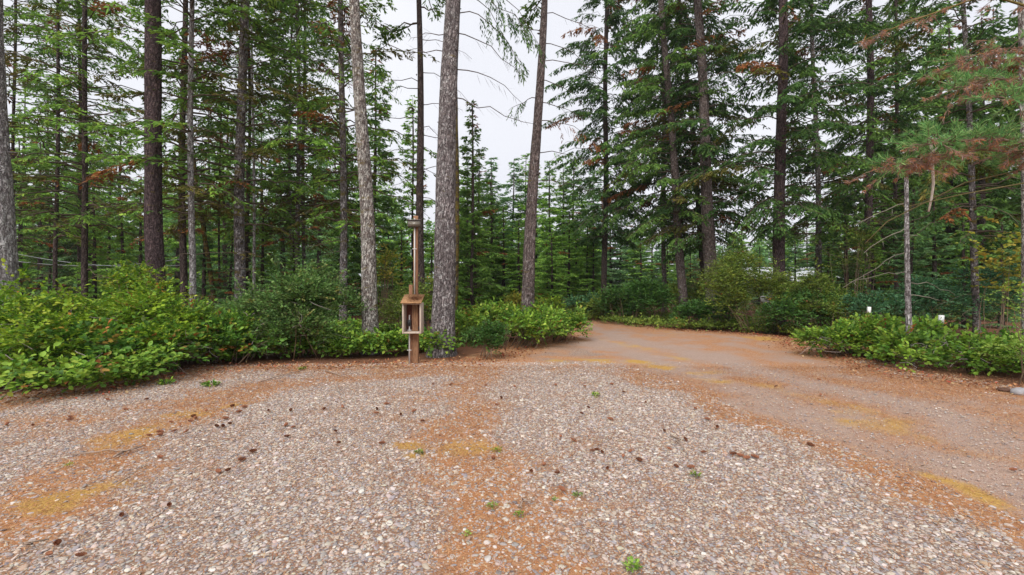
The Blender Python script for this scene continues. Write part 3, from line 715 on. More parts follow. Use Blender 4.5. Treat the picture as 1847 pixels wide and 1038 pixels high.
back(13, -120, 660, 24, 32, [(-200, 220), (150, 270), (230, 320), (400, 250), (700, 280)], ['back0', 'back1', 'back2', 'back3'], "green conifer filling the depth of the stand behind the dark left trunks", "conifers behind the left trunks", 401)
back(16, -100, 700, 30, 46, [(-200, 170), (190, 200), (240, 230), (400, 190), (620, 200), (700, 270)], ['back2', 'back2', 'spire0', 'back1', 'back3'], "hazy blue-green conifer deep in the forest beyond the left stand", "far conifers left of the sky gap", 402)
back(11, 810, 1075, 34, 46, [(820, 290), (900, 270), (980, 280), (1030, 300), (1080, 330)], ['back2', 'spire1', 'back3', 'spire0', 'back1'], "pointed conifer in the row closing the view under the sky gap", "pointed conifers under the sky gap", 403, 1.45, jit=22)
back(6, 835, 965, 21, 26, [(820, 360), (880, 330), (960, 400)], ['back3', 'back1', 'back0'], "dense bushy conifer between the largest trunk and the lone leaning trunk", "bushy conifers in the middle", 404, 1.3, jit=20)
back(6, 975, 1080, 25, 31, [(980, 430), (1020, 400), (1070, 430)], ['spire2', 'back3'], "young bright green fir beside the bend of the driveway", "young firs at the bend", 405, 1.7, jit=25)
back(10, 1060, 1320, 36, 50, [(1060, 330), (1150, 400), (1320, 430)], ['spire0', 'back2', 'spire2', 'back1'], "pale distant conifer seen between the trunks beyond the driveway bend", "distant conifers beyond the bend", 406, 1.7, jit=15)
back(11, 1290, 1530, 48, 62, [(1300, 430), (1350, 405), (1400, 415), (1520, 340)], ['back2', 'spire0', 'spire2'], "pale far conifer showing low around the straight thick dark trunk", "far conifers low on the right", 407, 1.6, jit=18)
back(9, 1500, 1960, 21, 28, [(1500, 380), (1580, 220), (1700, 60), (1960, 40)], ['back0', 'back1', 'back4', 'back0'], "deep green conifer filling the stand behind the right trunks", "conifers behind the right trunks", 408, 1.2)
back(9, 1480, 2000, 32, 45, [(1480, 330), (1580, 150), (1700, 30), (2000, 30)], ['back0', 'back2', 'back4', 'back1'], "dark conifer farther back in the right stand", "far conifers in the right stand", 409)
back(9, 60, 640, 15.5, 19, [(0, 400), (200, 380), (400, 400), (640, 390)], ['spire2', 'back3', 'spire0'], "young bright green conifer growing low between the left trunks", "young conifers low among the left trunks", 410, 1.25, jit=45)
back(6, 1480, 1830, 15, 18, [(1480, 400), (1830, 360)], ['spire2', 'spire0', 'back3'], "young green conifer growing low between the right trunks", "young conifers low among the right trunks", 411, 1.25, jit=45)
back(4, 690, 900, 17, 21, [(690, 430), (900, 400)], ['spire2', 'back3'], "young yellow-green conifer behind the meter post and largest trunk", "young conifers behind the meter post", 412, 1.25, jit=25)
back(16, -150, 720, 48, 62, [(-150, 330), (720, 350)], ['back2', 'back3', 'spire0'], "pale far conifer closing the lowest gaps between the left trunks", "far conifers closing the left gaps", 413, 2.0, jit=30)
back(9, 1230, 1520, 33, 40, [(1230, 450), (1520, 430)], ['back2', 'back3', 'spire0', 'spire2'], "short pale green conifer behind the big olive shrub", "short conifers behind the olive shrub", 414, 1.9, jit=20)
back(8, 800, 1240, 50, 60, [(800, 380), (1240, 430)], ['back2', 'spire0'], "far blue-green conifer closing the lowest gap under the sky", "far conifers closing the middle gap", 415, 2.0, jit=20)
# ------------------------------------------------------------------ undergrowth
def sh(px, d): return WX(px, d), d
x, y = sh(30, 7.1)
add_shrub("huckleberry_shrub", "yellow-green leafy shrub in front of the huge pale border trunk", x, y, [(-.2, 0, .48, .95, .8, .6), (.75, -.2, .42, .75, .65, .5), (-1.2, .2, .5, .9, .8, .62), (.3, .6, .62, .8, .7, .6), (-.3, -.8, .2, .7, .45, .32), (.7, -.8, .18, .6, .4, .28), (-1.3, -.8, .25, .8, .5, .36), (-.1, .1, .85, .4, .4, .45)], 3300, 8, .068, .042, 'huck', 501, .35, dead=90, shoots=30)
x, y = sh(190, 8.0)
add_shrub("huckleberry_shrub", "broad yellow-green shrub below the two close dark trunks", x, y, [(0, 0, .5, .95, .8, .58), (.8, .1, .4, .8, .7, .5), (-.8, -.3, .38, .7, .6, .48), (.2, .7, .68, .8, .7, .58), (-.2, -.75, .22, .7, .5, .32), (.7, -.5, .25, .7, .5, .34)], 3000, 8, .068, .042, 'huck', 502, .35, dead=90, shoots=40)
x, y = sh(255, 9.6)
add_shrub("huckleberry_shrub", "tall thin-shooted yellow-green shrub beside the thick purple-brown trunk", x, y, [(0, 0, .8, .7, .6, .8), (-.5, .3, .9, .5, .5, .7)], 1100, 8, .066, .04, 'huck', 503, .35, shoots=26)
for px, d, lab in ((95, 6.9, "darker salal bush with large leaves growing through the left shrubs"), (235, 7.6, "large-leaved salal bush with rusty leaves below the thick purple-brown trunk"), (405, 8.9, "spreading salal bush below the leaning mossy trunk")):
    x, y = sh(px, d)
    add_shrub("salal_bush", lab, x, y, [(0, 0, .3, .6, .45, .4), (.5, .15, .35, .5, .4, .42), (-.5, .1, .25, .45, .4, .35)], 620, 7, .09, .06, 'bramble', 560 + px, .55, dead=25, cat="bush")
x, y = sh(330, 9.0)
add_shrub("huckleberry_shrub", "rounded lime green shrub in front of the slim pale grey pole trunk", x, y, [(0, 0, .42, .9, .7, .55), (.8, .2, .4, .7, .6, .5), (-.7, -.3, .38, .6, .5, .5)], 1700, 7, .072, .046, 'salal', 504, .45, dead=10)
x, y = sh(548, 9.8)
add_shrub("big_shrub", "big dense blue-green small-leaved shrub left of the lichen-covered trunk", x, y, [(-.1, 0, .75, 1.0, .9, .8), (-.9, .1, .5, .85, .8, .6), (.5, 0, .7, .6, .7, .75), (.0, .4, 1.05, .75, .7, .6), (.1, -.5, .4, .85, .5, .45)], 4200, 9, .06, .036, 'bluish', 505, .55, dead=26, shoots=30)
x, y = sh(450, 11.5)
add_shrub("low_shrub", "dull blue-green low shrub under the moss-banded trunk", x, y, [(0, 0, .5, 1.0, .8, .55), (-1.0, .3, .45, .7, .7, .5)], 1000, 8, .045, .025, 'bluish', 506, .55)
x, y = sh(735, 11.3)
add_shrub("dark_shrub", "dark green shrub directly behind the open wooden meter box", x, y, [(0, 0, .75, .6, .6, .7), (.3, .3, 1.0, .5, .5, .6), (-.4, .1, .45, .55, .5, .5)], 1300, 8, .05, .028, 'olive', 507, .5, shoots=12)
x, y = sh(860, 9.3)
add_shrub("yew_shrub", "dense dark green bushy seedling at the gravel edge right of the largest trunk", x, y, [(0, 0, .26, .44, .35, .34), (.22, .1, .34, .3, .3, .32), (-.25, 0, .2, .28, .25, .25)], 1500, 9, .05, .022, 'dark', 508, .5, twig=.16, stems=6)
x, y = sh(905, 11.0)
add_shrub("salal_mound", "salal mound with light green leaves at the foot of the lone leaning trunk", x, y, [(0, 0, .42, .9, .8, .5), (.9, .5, .4, .9, .8, .45), (-.6, .2, .45, .6, .6, .5)], 2100, 7, .075, .05, 'salal', 509, .6, stems=40)
x, y = sh(985, 12.6)
add_shrub("salal_mound", "rounded salal mound with red-tinged leaves ending at the driveway bend", x, y, [(0, 0, .4, .8, .8, .48), (.55, -.1, .33, .6, .6, .42)], 1300, 7, .08, .052, 'salal', 510, .6, stems=30)
for px, d, pl, lab, hh in ((925, 19, 'yellow', "yellow-green bush left of the lone leaning trunk", 1.0), (985, 20, 'huck', "rounded light green bush right of the lone leaning trunk", .9), (880, 17, 'yellow', "low yellowing bush in the gap behind the salal mound", .6), (1050, 21, 'teal', "blue-green small bush at the inside of the driveway bend", 1.1), (930, 24, 'lime', "pale lime bush in the sunlit gap behind the lone trunk", 1.3)):
    x, y = sh(px, d)
    add_shrub("small_bush", lab, x, y, [(0, 0, hh * .5, hh * .75, hh * .7, hh * .6), (.4, .2, hh * .4, hh * .6, hh * .6, hh * .5)], 480, 8, .075, .042, pl, 520 + int(px), .5, cat="bush")
x, y = sh(1160, 19)
add_shrub("dark_shrub", "dark rounded shrub left of the curving grey-brown trunk", x, y, [(0, 0, .8, 1.1, .8, .8), (-.9, .1, .5, .8, .7, .55), (.5, .3, 1.0, .8, .7, .7)], 2400, 8, .085, .045, 'dark', 531, .5)
x, y = sh(1105, 19.5)
add_shrub("low_shrub", "low mixed green shrub under the dark clean pole at the bend", x, y, [(0, 0, .45, .9, .7, .5), (-.5, .4, .4, .7, .6, .45), (.9, -.2, .3, .7, .6, .35)], 1300, 8, .085, .045, 'olive', 532, .5)
for px, d, pl, hh, lab in ((1062, 21.5, 'olive', 1.0, "low olive shrub where the driveway disappears round the bend"), (1135, 18.6, 'dark', 1.5, "tall dark shrub right of the clean pole at the bend"), (1205, 20.5, 'olive', 1.7, "olive shrub behind the curving grey-brown trunk"), (1268, 16.6, 'dark', 1.0, "low dark shrub in front of the square-topped stump"), (1290, 20.5, 'bluish', 2.0, "tall pale green shrub behind the thick brown leaning trunk")):
    x, y = sh(px, d)
    add_shrub("bank_shrub", lab, x, y, [(0, 0, hh * .45, hh * .85, hh * .7, hh * .5), (-.5, .2, hh * .4, hh * .6, hh * .6, hh * .45), (.6, .1, hh * .5, hh * .6, hh * .6, hh * .5)], 1300, 7, .085, .048, pl, 550 + px, .45)
x, y = sh(1385, 14.6)
add_shrub("big_shrub", "big olive green shrub in front of the straight thick dark trunk", x, y, [(0, 0, .95, 1.2, .9, 1.0), (-1.0, .2, .75, .85, .8, .8), (1.1, .1, .6, .9, .8, .7), (-.3, .5, 1.7, .9, .8, .85), (-1.2, .4, 1.5, .7, .7, .7), (1.2, .5, 1.2, .9, .8, .7), (2.0, .3, .7, .8, .7, .7)], 5600, 8, .06, .034, 'olive', 533, .3, shoots=20)
x, y = sh(1455, 14.2)
add_shrub("dark_shrub", "dark green shrub with rusty leaves right of the big olive shrub", x, y, [(0, 0, .6, .9, .7, .65), (-.8, -.2, .5, .8, .6, .55), (.7, .2, .6, .7, .6, .6)], 1900, 8, .07, .04, 'dark', 543, .45)
x, y = sh(1310, 17)
add_shrub("small_bush", "light olive feathery bush beside the thick brown leaning trunk", x, y, [(0, 0, 1.0, .8, .7, 1.0), (.3, .3, 1.8, .5, .5, .8)], 900, 8, .06, .03, 'olive', 534, .3, cat="bush", shoots=14)
x, y = sh(1490, 13.5)
add_shrub("low_shrub", "grey-green low shrub between the olive shrub and the white-topped markers", x, y, [(0, 0, .5, .9, .8, .6), (.9, .4, .5, .8, .7, .55)], 1700, 8, .06, .034, 'olive', 535, .4)
x, y = sh(1565, 9.6)
add_shrub("salal_mound", "salal mound with tangled bare twigs at the driveway edge by the snag", x, y, [(0, 0, .34, .85, .7, .42), (-.7, .1, .24, .6, .5, .32), (.75, -.2, .28, .65, .55, .36), (.2, -.5, .15, .7, .4, .25)], 1700, 7, .08, .052, 'salal', 536, .6, stems=60, dead=90)
x, y = sh(1740, 8.1)
add_shrub("salal_mound", "broad salal mound below the green steel marker post", x, y, [(0, 0, .2, .9, .65, .32), (.9, .1, .2, .8, .65, .32), (-.8, .15, .2, .6, .5, .32), (1.7, .1, .22, .8, .65, .34), (.3, -.5, .12, .8, .4, .22), (1.2, -.5, .12, .8, .4, .22)], 2300, 7, .082, .054, 'salal', 537, .6, stems=60, dead=40)
x, y = sh(1690, 12.5)
add_shrub("dark_shrub", "dark blue-green thicket behind the green steel marker post", x, y, [(0, 0, .75, 1.3, .9, .8), (1.5, .2, .95, 1.3, .9, 1.0), (-1.3, .3, .7, 1.0, .8, .7), (2.9, 0, 1.1, 1.1, .9, 1.1)], 4000, 8, .07, .042, 'teal', 538, .45, dead=50)
x, y = sh(1845, 6.9)
add_shrub("fern_shrub", "bright lime green leafy sprays at the right border above the pale rock", x, y, [(0, 0, .45, .3, .3, .42), (.25, .1, .8, .3, .3, .35)], 260, 9, .05, .022, 'lime', 539, .3, shoots=8, stems=5)
x, y = sh(1800, 11)
add_shrub("vine_maple", "vine maple with pale yellow leaves near the right border", x, y, [(0, 0, 2.2, .9, .6, .9), (.5, .2, 1.5, .7, .6, .6)], 190, 6, .09, .075, 'yellow', 540, .3, stems=7, cat="small tree", shell=.95)
x, y = sh(1535, 15.5)
add_shrub("maple_clump", "clump of thin mossy stems with sparse leaves behind the white-topped markers", x, y, [(0, 0, 2.4, .9, .7, 1.4), (.3, .2, 1.0, .6, .5, .6)], 420, 7, .06, .04, 'olive', 541, .3, stems=16, cat="small tree", shell=.9)
x, y = sh(700, 16)
add_shrub("small_bush", "yellow-leaved thin bush seen between lichen-covered trunk and meter post", x, y, [(0, 0, 1.9, .45, .45, 1.0)], 170, 7, .08, .05, 'yellow', 542, .3, cat="bush", shell=.9)

def carpet(name, label, pts, n, ll, lw, pal, seed, h=.3, dmin=0, cat="ground cover"):
    """ground cover: leafy sprigs over a strip of ground, pts = (px, py, radius m)"""
    r = np.random.default_rng(seed); f, st = Acc(), Acc()
    C = np.array([G(p[0], p[1]) for p in pts]); R = np.array([p[2] for p in pts])
    k = r.choice(len(C), n, p=R ** 2 / (R ** 2).sum())
    P2 = C[k] + norm(r.normal(0, 1, (n, 2))) * (R[k] * np.sqrt(r.random(n)))[:, None]
    hh = h * (.35 + 1.0 * fbm(P2 * 1.7, seed)) * r.uniform(.15, 1, n) ** .6
    ok = fbm(P2 * 2.4, seed + 3) > .3; P2, hh = P2[ok], hh[ok]; n = len(P2)
    P = np.column_stack([P2, np.maximum(ground_z(P2), -.02) + hh])
    D = norm(r.normal(0, 1, (n, 3)) * [1, 1, .35] + [0, -.35, .12]); base_c = pick(*PAL[pal], n, r, .15)
    for j in range(5):
        Dj = norm(D + r.normal(0, .75, (n, 3)) * [1, 1, .5]); Pj = P + D * (.05 * j) + r.normal(0, .02, (n, 3)); Pj[:, 2] = np.maximum(Pj[:, 2], .02)
        Nj = norm(np.array([0, -.25, 1.0]) + r.normal(0, .45, (n, 3))); sc = r.uniform(.6, 1.25, n)
        own = pick(*PAL[pal], n, r, .2); mf = r.uniform(0, .6, (n, 1))
        V, Q, Cc = leaves6(Pj, Dj, Nj, ll * sc, lw * sc, base_c * (1 - mf) + own * mf); f.add(V, None, Q, Cc)
    o = link(name, f.mesh(name, M_LEAF)); tag(o, label, cat, kind="stuff"); return o
carpet("salal_undergrowth", "broad-leaved salal ground cover along the left gravel edge",
       [(300, 665, .5), (350, 655, .55), (400, 648, .6), (460, 640, .6), (520, 640, .55), (580, 640, .5), (640, 640, .5), (690, 640, .45), (790, 640, .4), (420, 620, .9), (360, 630, .8), (480, 615, .8), (60, 722, .28), (150, 710, .3), (215, 700, .3), (270, 690, .35), (255, 672, .4), (720, 636, .4), (770, 630, .5), (690, 615, .7), (620, 615, .9), (870, 618, .8)], 7000, .085, .058, 'salal', 601, .46)
r = np.random.default_rng(640); f = Acc()                     # the wood beyond, too far to tell its trees apart
for i in range(75):
    px = -150 + 2150 * (i + r.random()) / 75; d = r.uniform(66, 84); h = WZ(np.interp(px, [-150, 700, 760, 1000, 1250, 1500, 1600, 2000], [330, 350, 400, 400, 440, 430, 330, 300]) + r.uniform(-25, 35), d)
    n = 900; u = r.random(n) ** .75; z = h * (1 - u) + .3; a_ = r.uniform(0, 6.283, n); rr_ = (.12 * h + 1.2) * (.1 + u) * np.sqrt(r.random(n)) * r.uniform(.8, 1.3, n)
    P = np.column_stack([WX(px, d) + np.cos(a_) * rr_, d + np.sin(a_) * rr_, z])
    D = np.column_stack([np.cos(a_), np.sin(a_), r.uniform(-.7, .1, n)]) + r.normal(0, .4, (n, 3))
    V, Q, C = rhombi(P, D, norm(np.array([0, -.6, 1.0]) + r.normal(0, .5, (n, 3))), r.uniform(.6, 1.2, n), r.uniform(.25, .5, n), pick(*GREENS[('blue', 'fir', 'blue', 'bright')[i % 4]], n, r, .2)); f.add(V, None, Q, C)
tag(link("far_woods", f.mesh("far_woods", M_NEEDLE)), "distant conifer wood closing the view behind all the trunks", "woods", kind="stuff")
carpet("fern_undergrowth", "low leafy plants creeping along the far driveway edge",
       [(1120, 584, .8), (1160, 588, .8), (1210, 592, .8), (1260, 593, .8), (1310, 594, .8), (1360, 598, .7), (1400, 598, .7), (1250, 580, 1.4), (1340, 586, 1.2), (1440, 606, .5), (1470, 614, .4), (1070, 577, 1.2), (1150, 577, 1.6), (1490, 600, .8)], 3600, .09, .05, 'olive', 602, .32)
carpet("forest_undergrowth", "mixed green undergrowth on the forest floor behind the shrubs",
       [(100, 590, 2.2), (250, 585, 2.5), (400, 575, 2.5), (550, 572, 2.5), (650, 572, 2.5), (800, 572, 2.5), (900, 568, 3.5), (1000, 562, 3), (1250, 562, 3), (1400, 568, 2.5), (1550, 575, 2.5), (1700, 575, 2.5), (1850, 578, 2.5), (1990, 590, 2.5), (820, 590, 1.5), (-60, 600, 2)], 6000, .14, .075, 'olive', 603, .6)

r = np.random.default_rng(620); n = 5200                     # dead leaves lying along both shrub edges
EL, ER = poly(*LEFT_EDGE[1:-2]), poly(*RIGHT_EDGE[2:-1])
segs = np.concatenate([np.stack([EL[:-1], EL[1:]], 1), np.stack([ER[:-1], ER[1:]], 1)]); sl = np.linalg.norm(segs[:, 1] - segs[:, 0], axis=1)
k = r.choice(len(segs), n, p=sl / sl.sum()); P2 = segs[k, 0] + (segs[k, 1] - segs[k, 0]) * r.random((n, 1)) + r.normal(0, .3, (n, 2))
P = np.column_stack([P2, ground_z(P2) + r.uniform(.012, .045, n)])
f = Acc(); V, Q, C = leaves6(P, r.normal(0, 1, (n, 3)) * [1, 1, .25], norm(np.array([0, 0, 1.0]) + r.normal(0, .5, (n, 3))), r.uniform(.025, .065, n), r.uniform(.014, .04, n), pick([(.30, .12, .055), (.42, .20, .09), (.20, .09, .05), (.46, .32, .17), (.34, .08, .045)], [3, 2, 2, 1, 1], n, r)); f.add(V, None, Q, C)
tag(link("leaf_litter", f.mesh("leaf_litter", M_LIT)), "rusty dead leaves lying along the shrub edges", "litter", kind="stuff")
# ------------------------------------------------------------------ the meter post
M_WOOD = plain("brown_stained_wood", (.25, .135, .075), .85, .55, 14, .2, (6, 6, .7))
M_CEDAR = plain("red_cedar_board", (.21, .105, .06), .85, .55, 14, .2, (6, 6, .7))
M_DARKRED = plain('dark_red_plywood', (.13, .045, .03), .85, .4, 14, .2, (6, 6, .7))  # back of the open box, a darker red-brown than the cedar boards
M_GREYWOOD = plain("weathered_grey_wood", (.46, .38, .31), .85, .22, 14, .2, (6, 6, .7))
M_SHINGLE = plain("mossy_shingle", (.36, .20, .10), .9, .3, 22, .15)
M_PIPE = plain("grey_conduit", (.50, .48, .46), .5, .1, 8, .5, bump=0)
M_BLACK = plain("black_plastic", (.02, .02, .022), .45, .2, 8, .5, bump=0)
M_LAMP = plain("dark_bronze_metal", (.075, .06, .05), .4, .15, 10, .5, bump=0)
M_GLASS = plain("lamp_glass", (.16, .14, .11), .12, .1, 5, .6, bump=0)
DP = 8.85; px1 = DP / F
post = link("meter_post", None, None, (WX(747, DP), DP, 0))
tag(post, "brown wooden meter post with open box, conduit and dark floodlight", "meter post")
def pb(name, mat, x0, x1, y0, y1, z0, z1, parent=post, bev=.004):
    a = Acc(); box(a, x0, x1, y0, y1, z0, z1); o = link(name, a.mesh(name, mat), parent)
    if bev: m = o.modifiers.new("edge", 'BEVEL'); m.width = bev; m.segments = 2
    return o
pz = lambda py: WZ(py, DP)
pb("post", M_WOOD, -.035, .075, .0, .10, -.1, pz(536), bev=.006)
pb("side_board", M_CEDAR, -.105, -.037, .02, .06, -.1, pz(514))
pb("upper_pole", M_WOOD, -.038, .052, .102, .14, pz(640), pz(388), bev=.005)
pb("pole_batten", M_CEDAR, .012, .052, .075, .101, pz(536), pz(398))
bx0, bx1, bz0, bz1 = -.17, .185, pz(600), pz(546)
bxo = link("box", None, post)
pb("side_panel", M_GREYWOOD, bx0, bx0 + .03, -.26, .0, bz0, bz1, bxo); pb("side_panel", M_GREYWOOD, bx1 - .03, bx1, -.26, .0, bz0, bz1, bxo)
pb("floor_panel", M_GREYWOOD, bx0 + .031, bx1 - .031, -.255, .0, bz0 + .002, bz0 + .03, bxo)
pb("back_panel", M_DARKRED, bx0 + .031, bx1 - .031, -.022, -.002, bz0 + .031, bz1, bxo)
pb("inner_board", M_WOOD, -.03, .085, -.05, -.024, bz0 + .032, bz1 - .01, bxo)
pb("top_rail", M_GREYWOOD, bx0 + .031, bx1 - .031, -.256, -.235, bz1 - .03, bz1 - .002, bxo)
a = Acc(); rx0, rx1 = bx0 - .014, bx1 + .014
ra, rb = np.array([-.33, bz1 - .01]), np.array([.02, bz1 + .135]); th = .022
a.add([[rx0, ra[0], ra[1]], [rx1, ra[0], ra[1]], [rx1, rb[0], rb[1]], [rx0, rb[0], rb[1]], [rx0, ra[0], ra[1] + th], [rx1, ra[0], ra[1] + th], [rx1, rb[0], rb[1] + th], [rx0, rb[0], rb[1] + th]], None, BOX_Q)
roof = link("roof", a.mesh("roof", M_SHINGLE), post)
r = np.random.default_rng(70); a = Acc()                       # needles and flakes lying on the little roof
n = 1500; u = np.clip(r.normal(.6, .2, n), .05, .95); v = np.clip(r.normal(.45, .2, n), .05, .95)
P = np.column_stack([rx0 + (rx1 - rx0) * u, ra[0] + (rb[0] - ra[0]) * v, ra[1] + (rb[1] - ra[1]) * v + th + .004 + r.random(n) * .014])
V, Q, C = rhombi(P, np.column_stack([r.normal(0, 1, (n, 2)), r.normal(0, .3, n)]), np.tile([0, 0, 1.0], (n, 1)), np.full(n, .03), np.full(n, .005), pick([(.25, .10, .05), (.36, .17, .08), (.16, .07, .04)], [1, 1, 1], n, r)); a.add(V, None, Q, C)
tag(link("fallen_needles", a.mesh("fallen_needles", M_LIT), roof), kind="stuff")
a = Acc(); tube(a, [[-.075, -.07, -.05], [-.075, -.07, bz0 + .34]], .013, 10); link("lower_conduit", a.mesh("lower_conduit", M_PIPE, True), post)
a = Acc(); tube(a, [[-.002, .055, pz(540)], [-.002, .055, pz(408)]], .012, 10); link("upper_conduit", a.mesh("upper_conduit", M_PIPE, True), post)
for zz in (pz(631), bz0 + .05): pb("strap", M_PIPE, -.115, -.035, -.088, -.075, zz - .008, zz + .008)
for zz in (pz(534), pz(449)): pb("strap", M_PIPE, -.042, .04, .036, .044, zz - .008, zz + .008)
pb("meter_body", M_BLACK, -.11, -.045, -.10, -.052, bz0 + .13, bz0 + .25, bxo); pb("meter_cap", M_BLACK, -.095, -.06, -.115, -.10, bz0 + .16, bz0 + .22, bxo, .003)
pb("outlet_block", M_BLACK, .10, .14, -.08, -.023, bz0 + .05, bz0 + .12, bxo)
lamp = pb("floodlight", M_LAMP, -.125, .128, -.02, .101, pz(409.5), pz(398.5), post, .012)
pb("lamp_hood", M_LAMP, -.135, .138, -.04, .105, pz(398.4), pz(396.6), lamp, .003)
pb("lamp_glass", M_GLASS, -.105, .108, -.0235, -.0205, pz(408), pz(400.5), lamp, 0)
a = Acc(); tube(a, [[-.002, .05, pz(396.4)], [-.002, .05, pz(393.5)]], .014, 8); link("photocell", a.mesh("photocell", M_PIPE, True), lamp)

# ------------------------------------------------------------------ white-topped markers
M_WHITE = plain("white_paint", (.80, .80, .78), .6, .06, 12, .3, bump=0)
M_GREENST = plain("green_painted_steel", (.03, .085, .05), .5, .25, 20, .4)
def marker(px, ytop, d, wpx, ybreak, label, tilt):
    root = link("marker_post", None, None, (WX(px, d), d, 0), (0, tilt, 0)); tag(root, label, "marker post", "white-topped markers")
    w = wpx * d / F / 2; zt, zb = WZ(ytop, d), WZ(ybreak, d)
    a = Acc(); box(a, -w * .85, w * .85, -.004, .004, -.1, zb + .03); box(a, -.005, .005, .0045, .035, -.1, zb + .028)
    for k in range(6): box(a, -.011, .011, -.014, -.0045, .15 + k * (zb - .2) / 6, .17 + k * (zb - .2) / 6)
    link("steel_stake", a.mesh("steel_stake", M_GREENST), root)
    a = Acc(); box(a, -w, w, -.02, -.0145, zb, zt); box(a, -w, w, .0355, .039, zb, zt); box(a, -w, -w + .004, -.0144, .0354, zb, zt); box(a, w - .004, w, -.0144, .0354, zb, zt); box(a, -w + .001, w - .001, -.019, .038, zt + .0005, zt + .004)
    link("white_cap", a.mesh("white_cap", M_WHITE), root)
marker(1694, 569, 9.2, 6.5, 584, "green steel marker post with white cap standing above the salal", .06)
marker(1565, 554, 11.8, 4.4, 569, "middle white-topped marker left of the dead snag", .05)
marker(1533, 550, 13.6, 3.6, 562, "smallest white-topped marker, farthest left of the three", -.02)

# ------------------------------------------------------------------ snag, broken branch, pine boughs, stumps, log, rock
snag = link("dead_snag", None, None, (WX(1642, 8.5), 8.5, 0), (0, math.atan2(WX(1631, 8.5) - WX(1642, 8.5), WZ(320, 8.5)), 0))
tag(snag, "thin dead grey snag with broken top and bare twigs", "snag")
link("trunk", trunk_mesh(.05, .032, 3.4, WZ(320, 8.5), 16, 50, B['pale'], 77, .3, .03, 14), snag)
r = np.random.default_rng(78); wo, fo = Acc(), Acc()
for z, az, L_, ri, dr in ((2.55, PI + .1, .8, -.3, .25), (2.1, PI + .05, 1.3, -.35, .12), (1.75, PI - .1, 1.0, -.05, .12), (1.55, .1, 1.1, -.1, .15), (3.0, PI, .9, -.3, .1), (1.3, -.3, .5, 0, .2), (2.4, .2, .5, .2, .2)):
    fir_branch(fo, wo, r, np.array([0, 0, z]), az, L_, ri, dr, 'mossy', .3, .1, .02, 0, twl=.45, thick=.008, wc=(.24, .21, .17), hang=.2)
link("limbs", wo.mesh("limbs", M_LIMB), snag)

M_PALEWOOD = plain("bare_pale_wood", (.50, .44, .38), .8, .2, 20, .2)
DB = 6.2; a = Acc()
pts = [(1675, 248), (1684, 272), (1687, 300), (1691, 330), (1690, 355), (1687, 380)]
tube(a, [[WX(p, DB), DB + .02 * i, WZ(q, DB)] for i, (p, q) in enumerate(pts)], [.022, .018, .017, .016, .014, .012], 8)
tube(a, [[WX(1684, DB), DB, WZ(274, DB)], [WX(1692, DB), DB - .03, WZ(262, DB)]], [.012, .005], 6)
ob = link("broken_branch", a.mesh("broken_branch", M_PALEWOOD, True)); tag(ob, "pale barkless broken branch dangling from the pine bough", "branch")

pine = link("pine_tree", None, None, (WX(1990, 6.6), 6.6, 0)); tag(pine, "white pine whose green and rusty boughs reach in from the right border", "tree")
link("trunk", trunk_mesh(.16, .12, 6, 13, 20, 50, B['brown'], 79, .3, .03, 6), pine)
def needle_tuft(fo, r, P, D, n, L_, pal, w=.004):
    D = norm(D); dirs = norm(D * .95 + r.normal(0, .5, (n, 3)))
    C = pick(*pal, n, r, .2)
    V, Q, C = rhombi(np.repeat(P[None], n, 0) + r.normal(0, .008, (n, 3)), dirs, norm(r.normal(0, 1, (n, 3))), L_ * r.uniform(.7, 1.15, n), np.full(n, w), C); fo.add(V, None, Q, C)
PINE_G = ([(.16, .34, .10), (.24, .44, .15), (.10, .25, .08), (.34, .48, .17)], [1, 1, 1, .6])
PINE_D = ([(.34, .17, .11), (.42, .22, .16), (.30, .22, .19), (.46, .20, .07)], [1, 1, 1, .5])
r = np.random.default_rng(80); fo, wo = Acc(), Acc(); px0 = WX(1990, 6.6)
def bough(pts, d0, d1, dead_low, nt, seed, wood=(.16, .11, .07), spread=.45, gz=.12):
    rr = np.random.default_rng(seed); k = len(pts)
    P = np.array([[WX(p, d0 + (d1 - d0) * i / (k - 1)) - px0, d0 + (d1 - d0) * i / (k - 1) - 6.6, WZ(q, d0 + (d1 - d0) * i / (k - 1))] for i, (p, q) in enumerate(pts)])
    tube(wo, P, np.linspace(.024 if nt else .013, .005, k), 6, wood)
    for _ in range(nt):
        s = rr.uniform(.12, 1) * (k - 1); i = min(int(s), k - 2); b = P[i] + (P[i + 1] - P[i]) * (s - i); ax = norm(P[i + 1] - P[i])
        sp_ = ax * rr.uniform(.2, .9) + rr.normal(0, .55, 3) * [1, 1, .35]; e = b + norm(sp_) * rr.uniform(.15, spread)
        dead = rr.random() < dead_low
        e[2] += -rr.uniform(0, gz) if dead else rr.uniform(0, gz)
        tube(wo, [b, (b + e) / 2 + rr.normal(0, .015, 3), e], [.006, .005, .003], 3, (.20, .14, .10), False)
        for q in range(3):
            pp = b + (e - b) * (.55 + .22 * q); dd = norm(e - b) + rr.normal(0, .3, 3) + [0, 0, -.5 if dead else .35]
            needle_tuft(fo, rr, pp, dd, 15, .08 if dead else .115, PINE_D if dead else PINE_G, .0085)
bough([(1960, 300), (1900, 283), (1847, 276), (1770, 270), (1700, 278), (1640, 292), (1585, 304)], 6.6, 5.9, .55, 120, 801)
bough([(1960, 285), (1880, 262), (1800, 252), (1720, 255), (1670, 262)], 6.6, 5.7, .15, 80, 802)
bough([(1960, 215), (1900, 180), (1847, 150), (1790, 140), (1720, 160)], 6.6, 6.2, .6, 90, 803)
bough([(1960, 140), (1900, 110), (1840, 95), (1780, 95), (1730, 110)], 6.6, 6.4, .6, 70, 804)
bough([(1960, 200), (1890, 195), (1840, 180), (1800, 175)], 6.6, 5.6, .1, 50, 805)
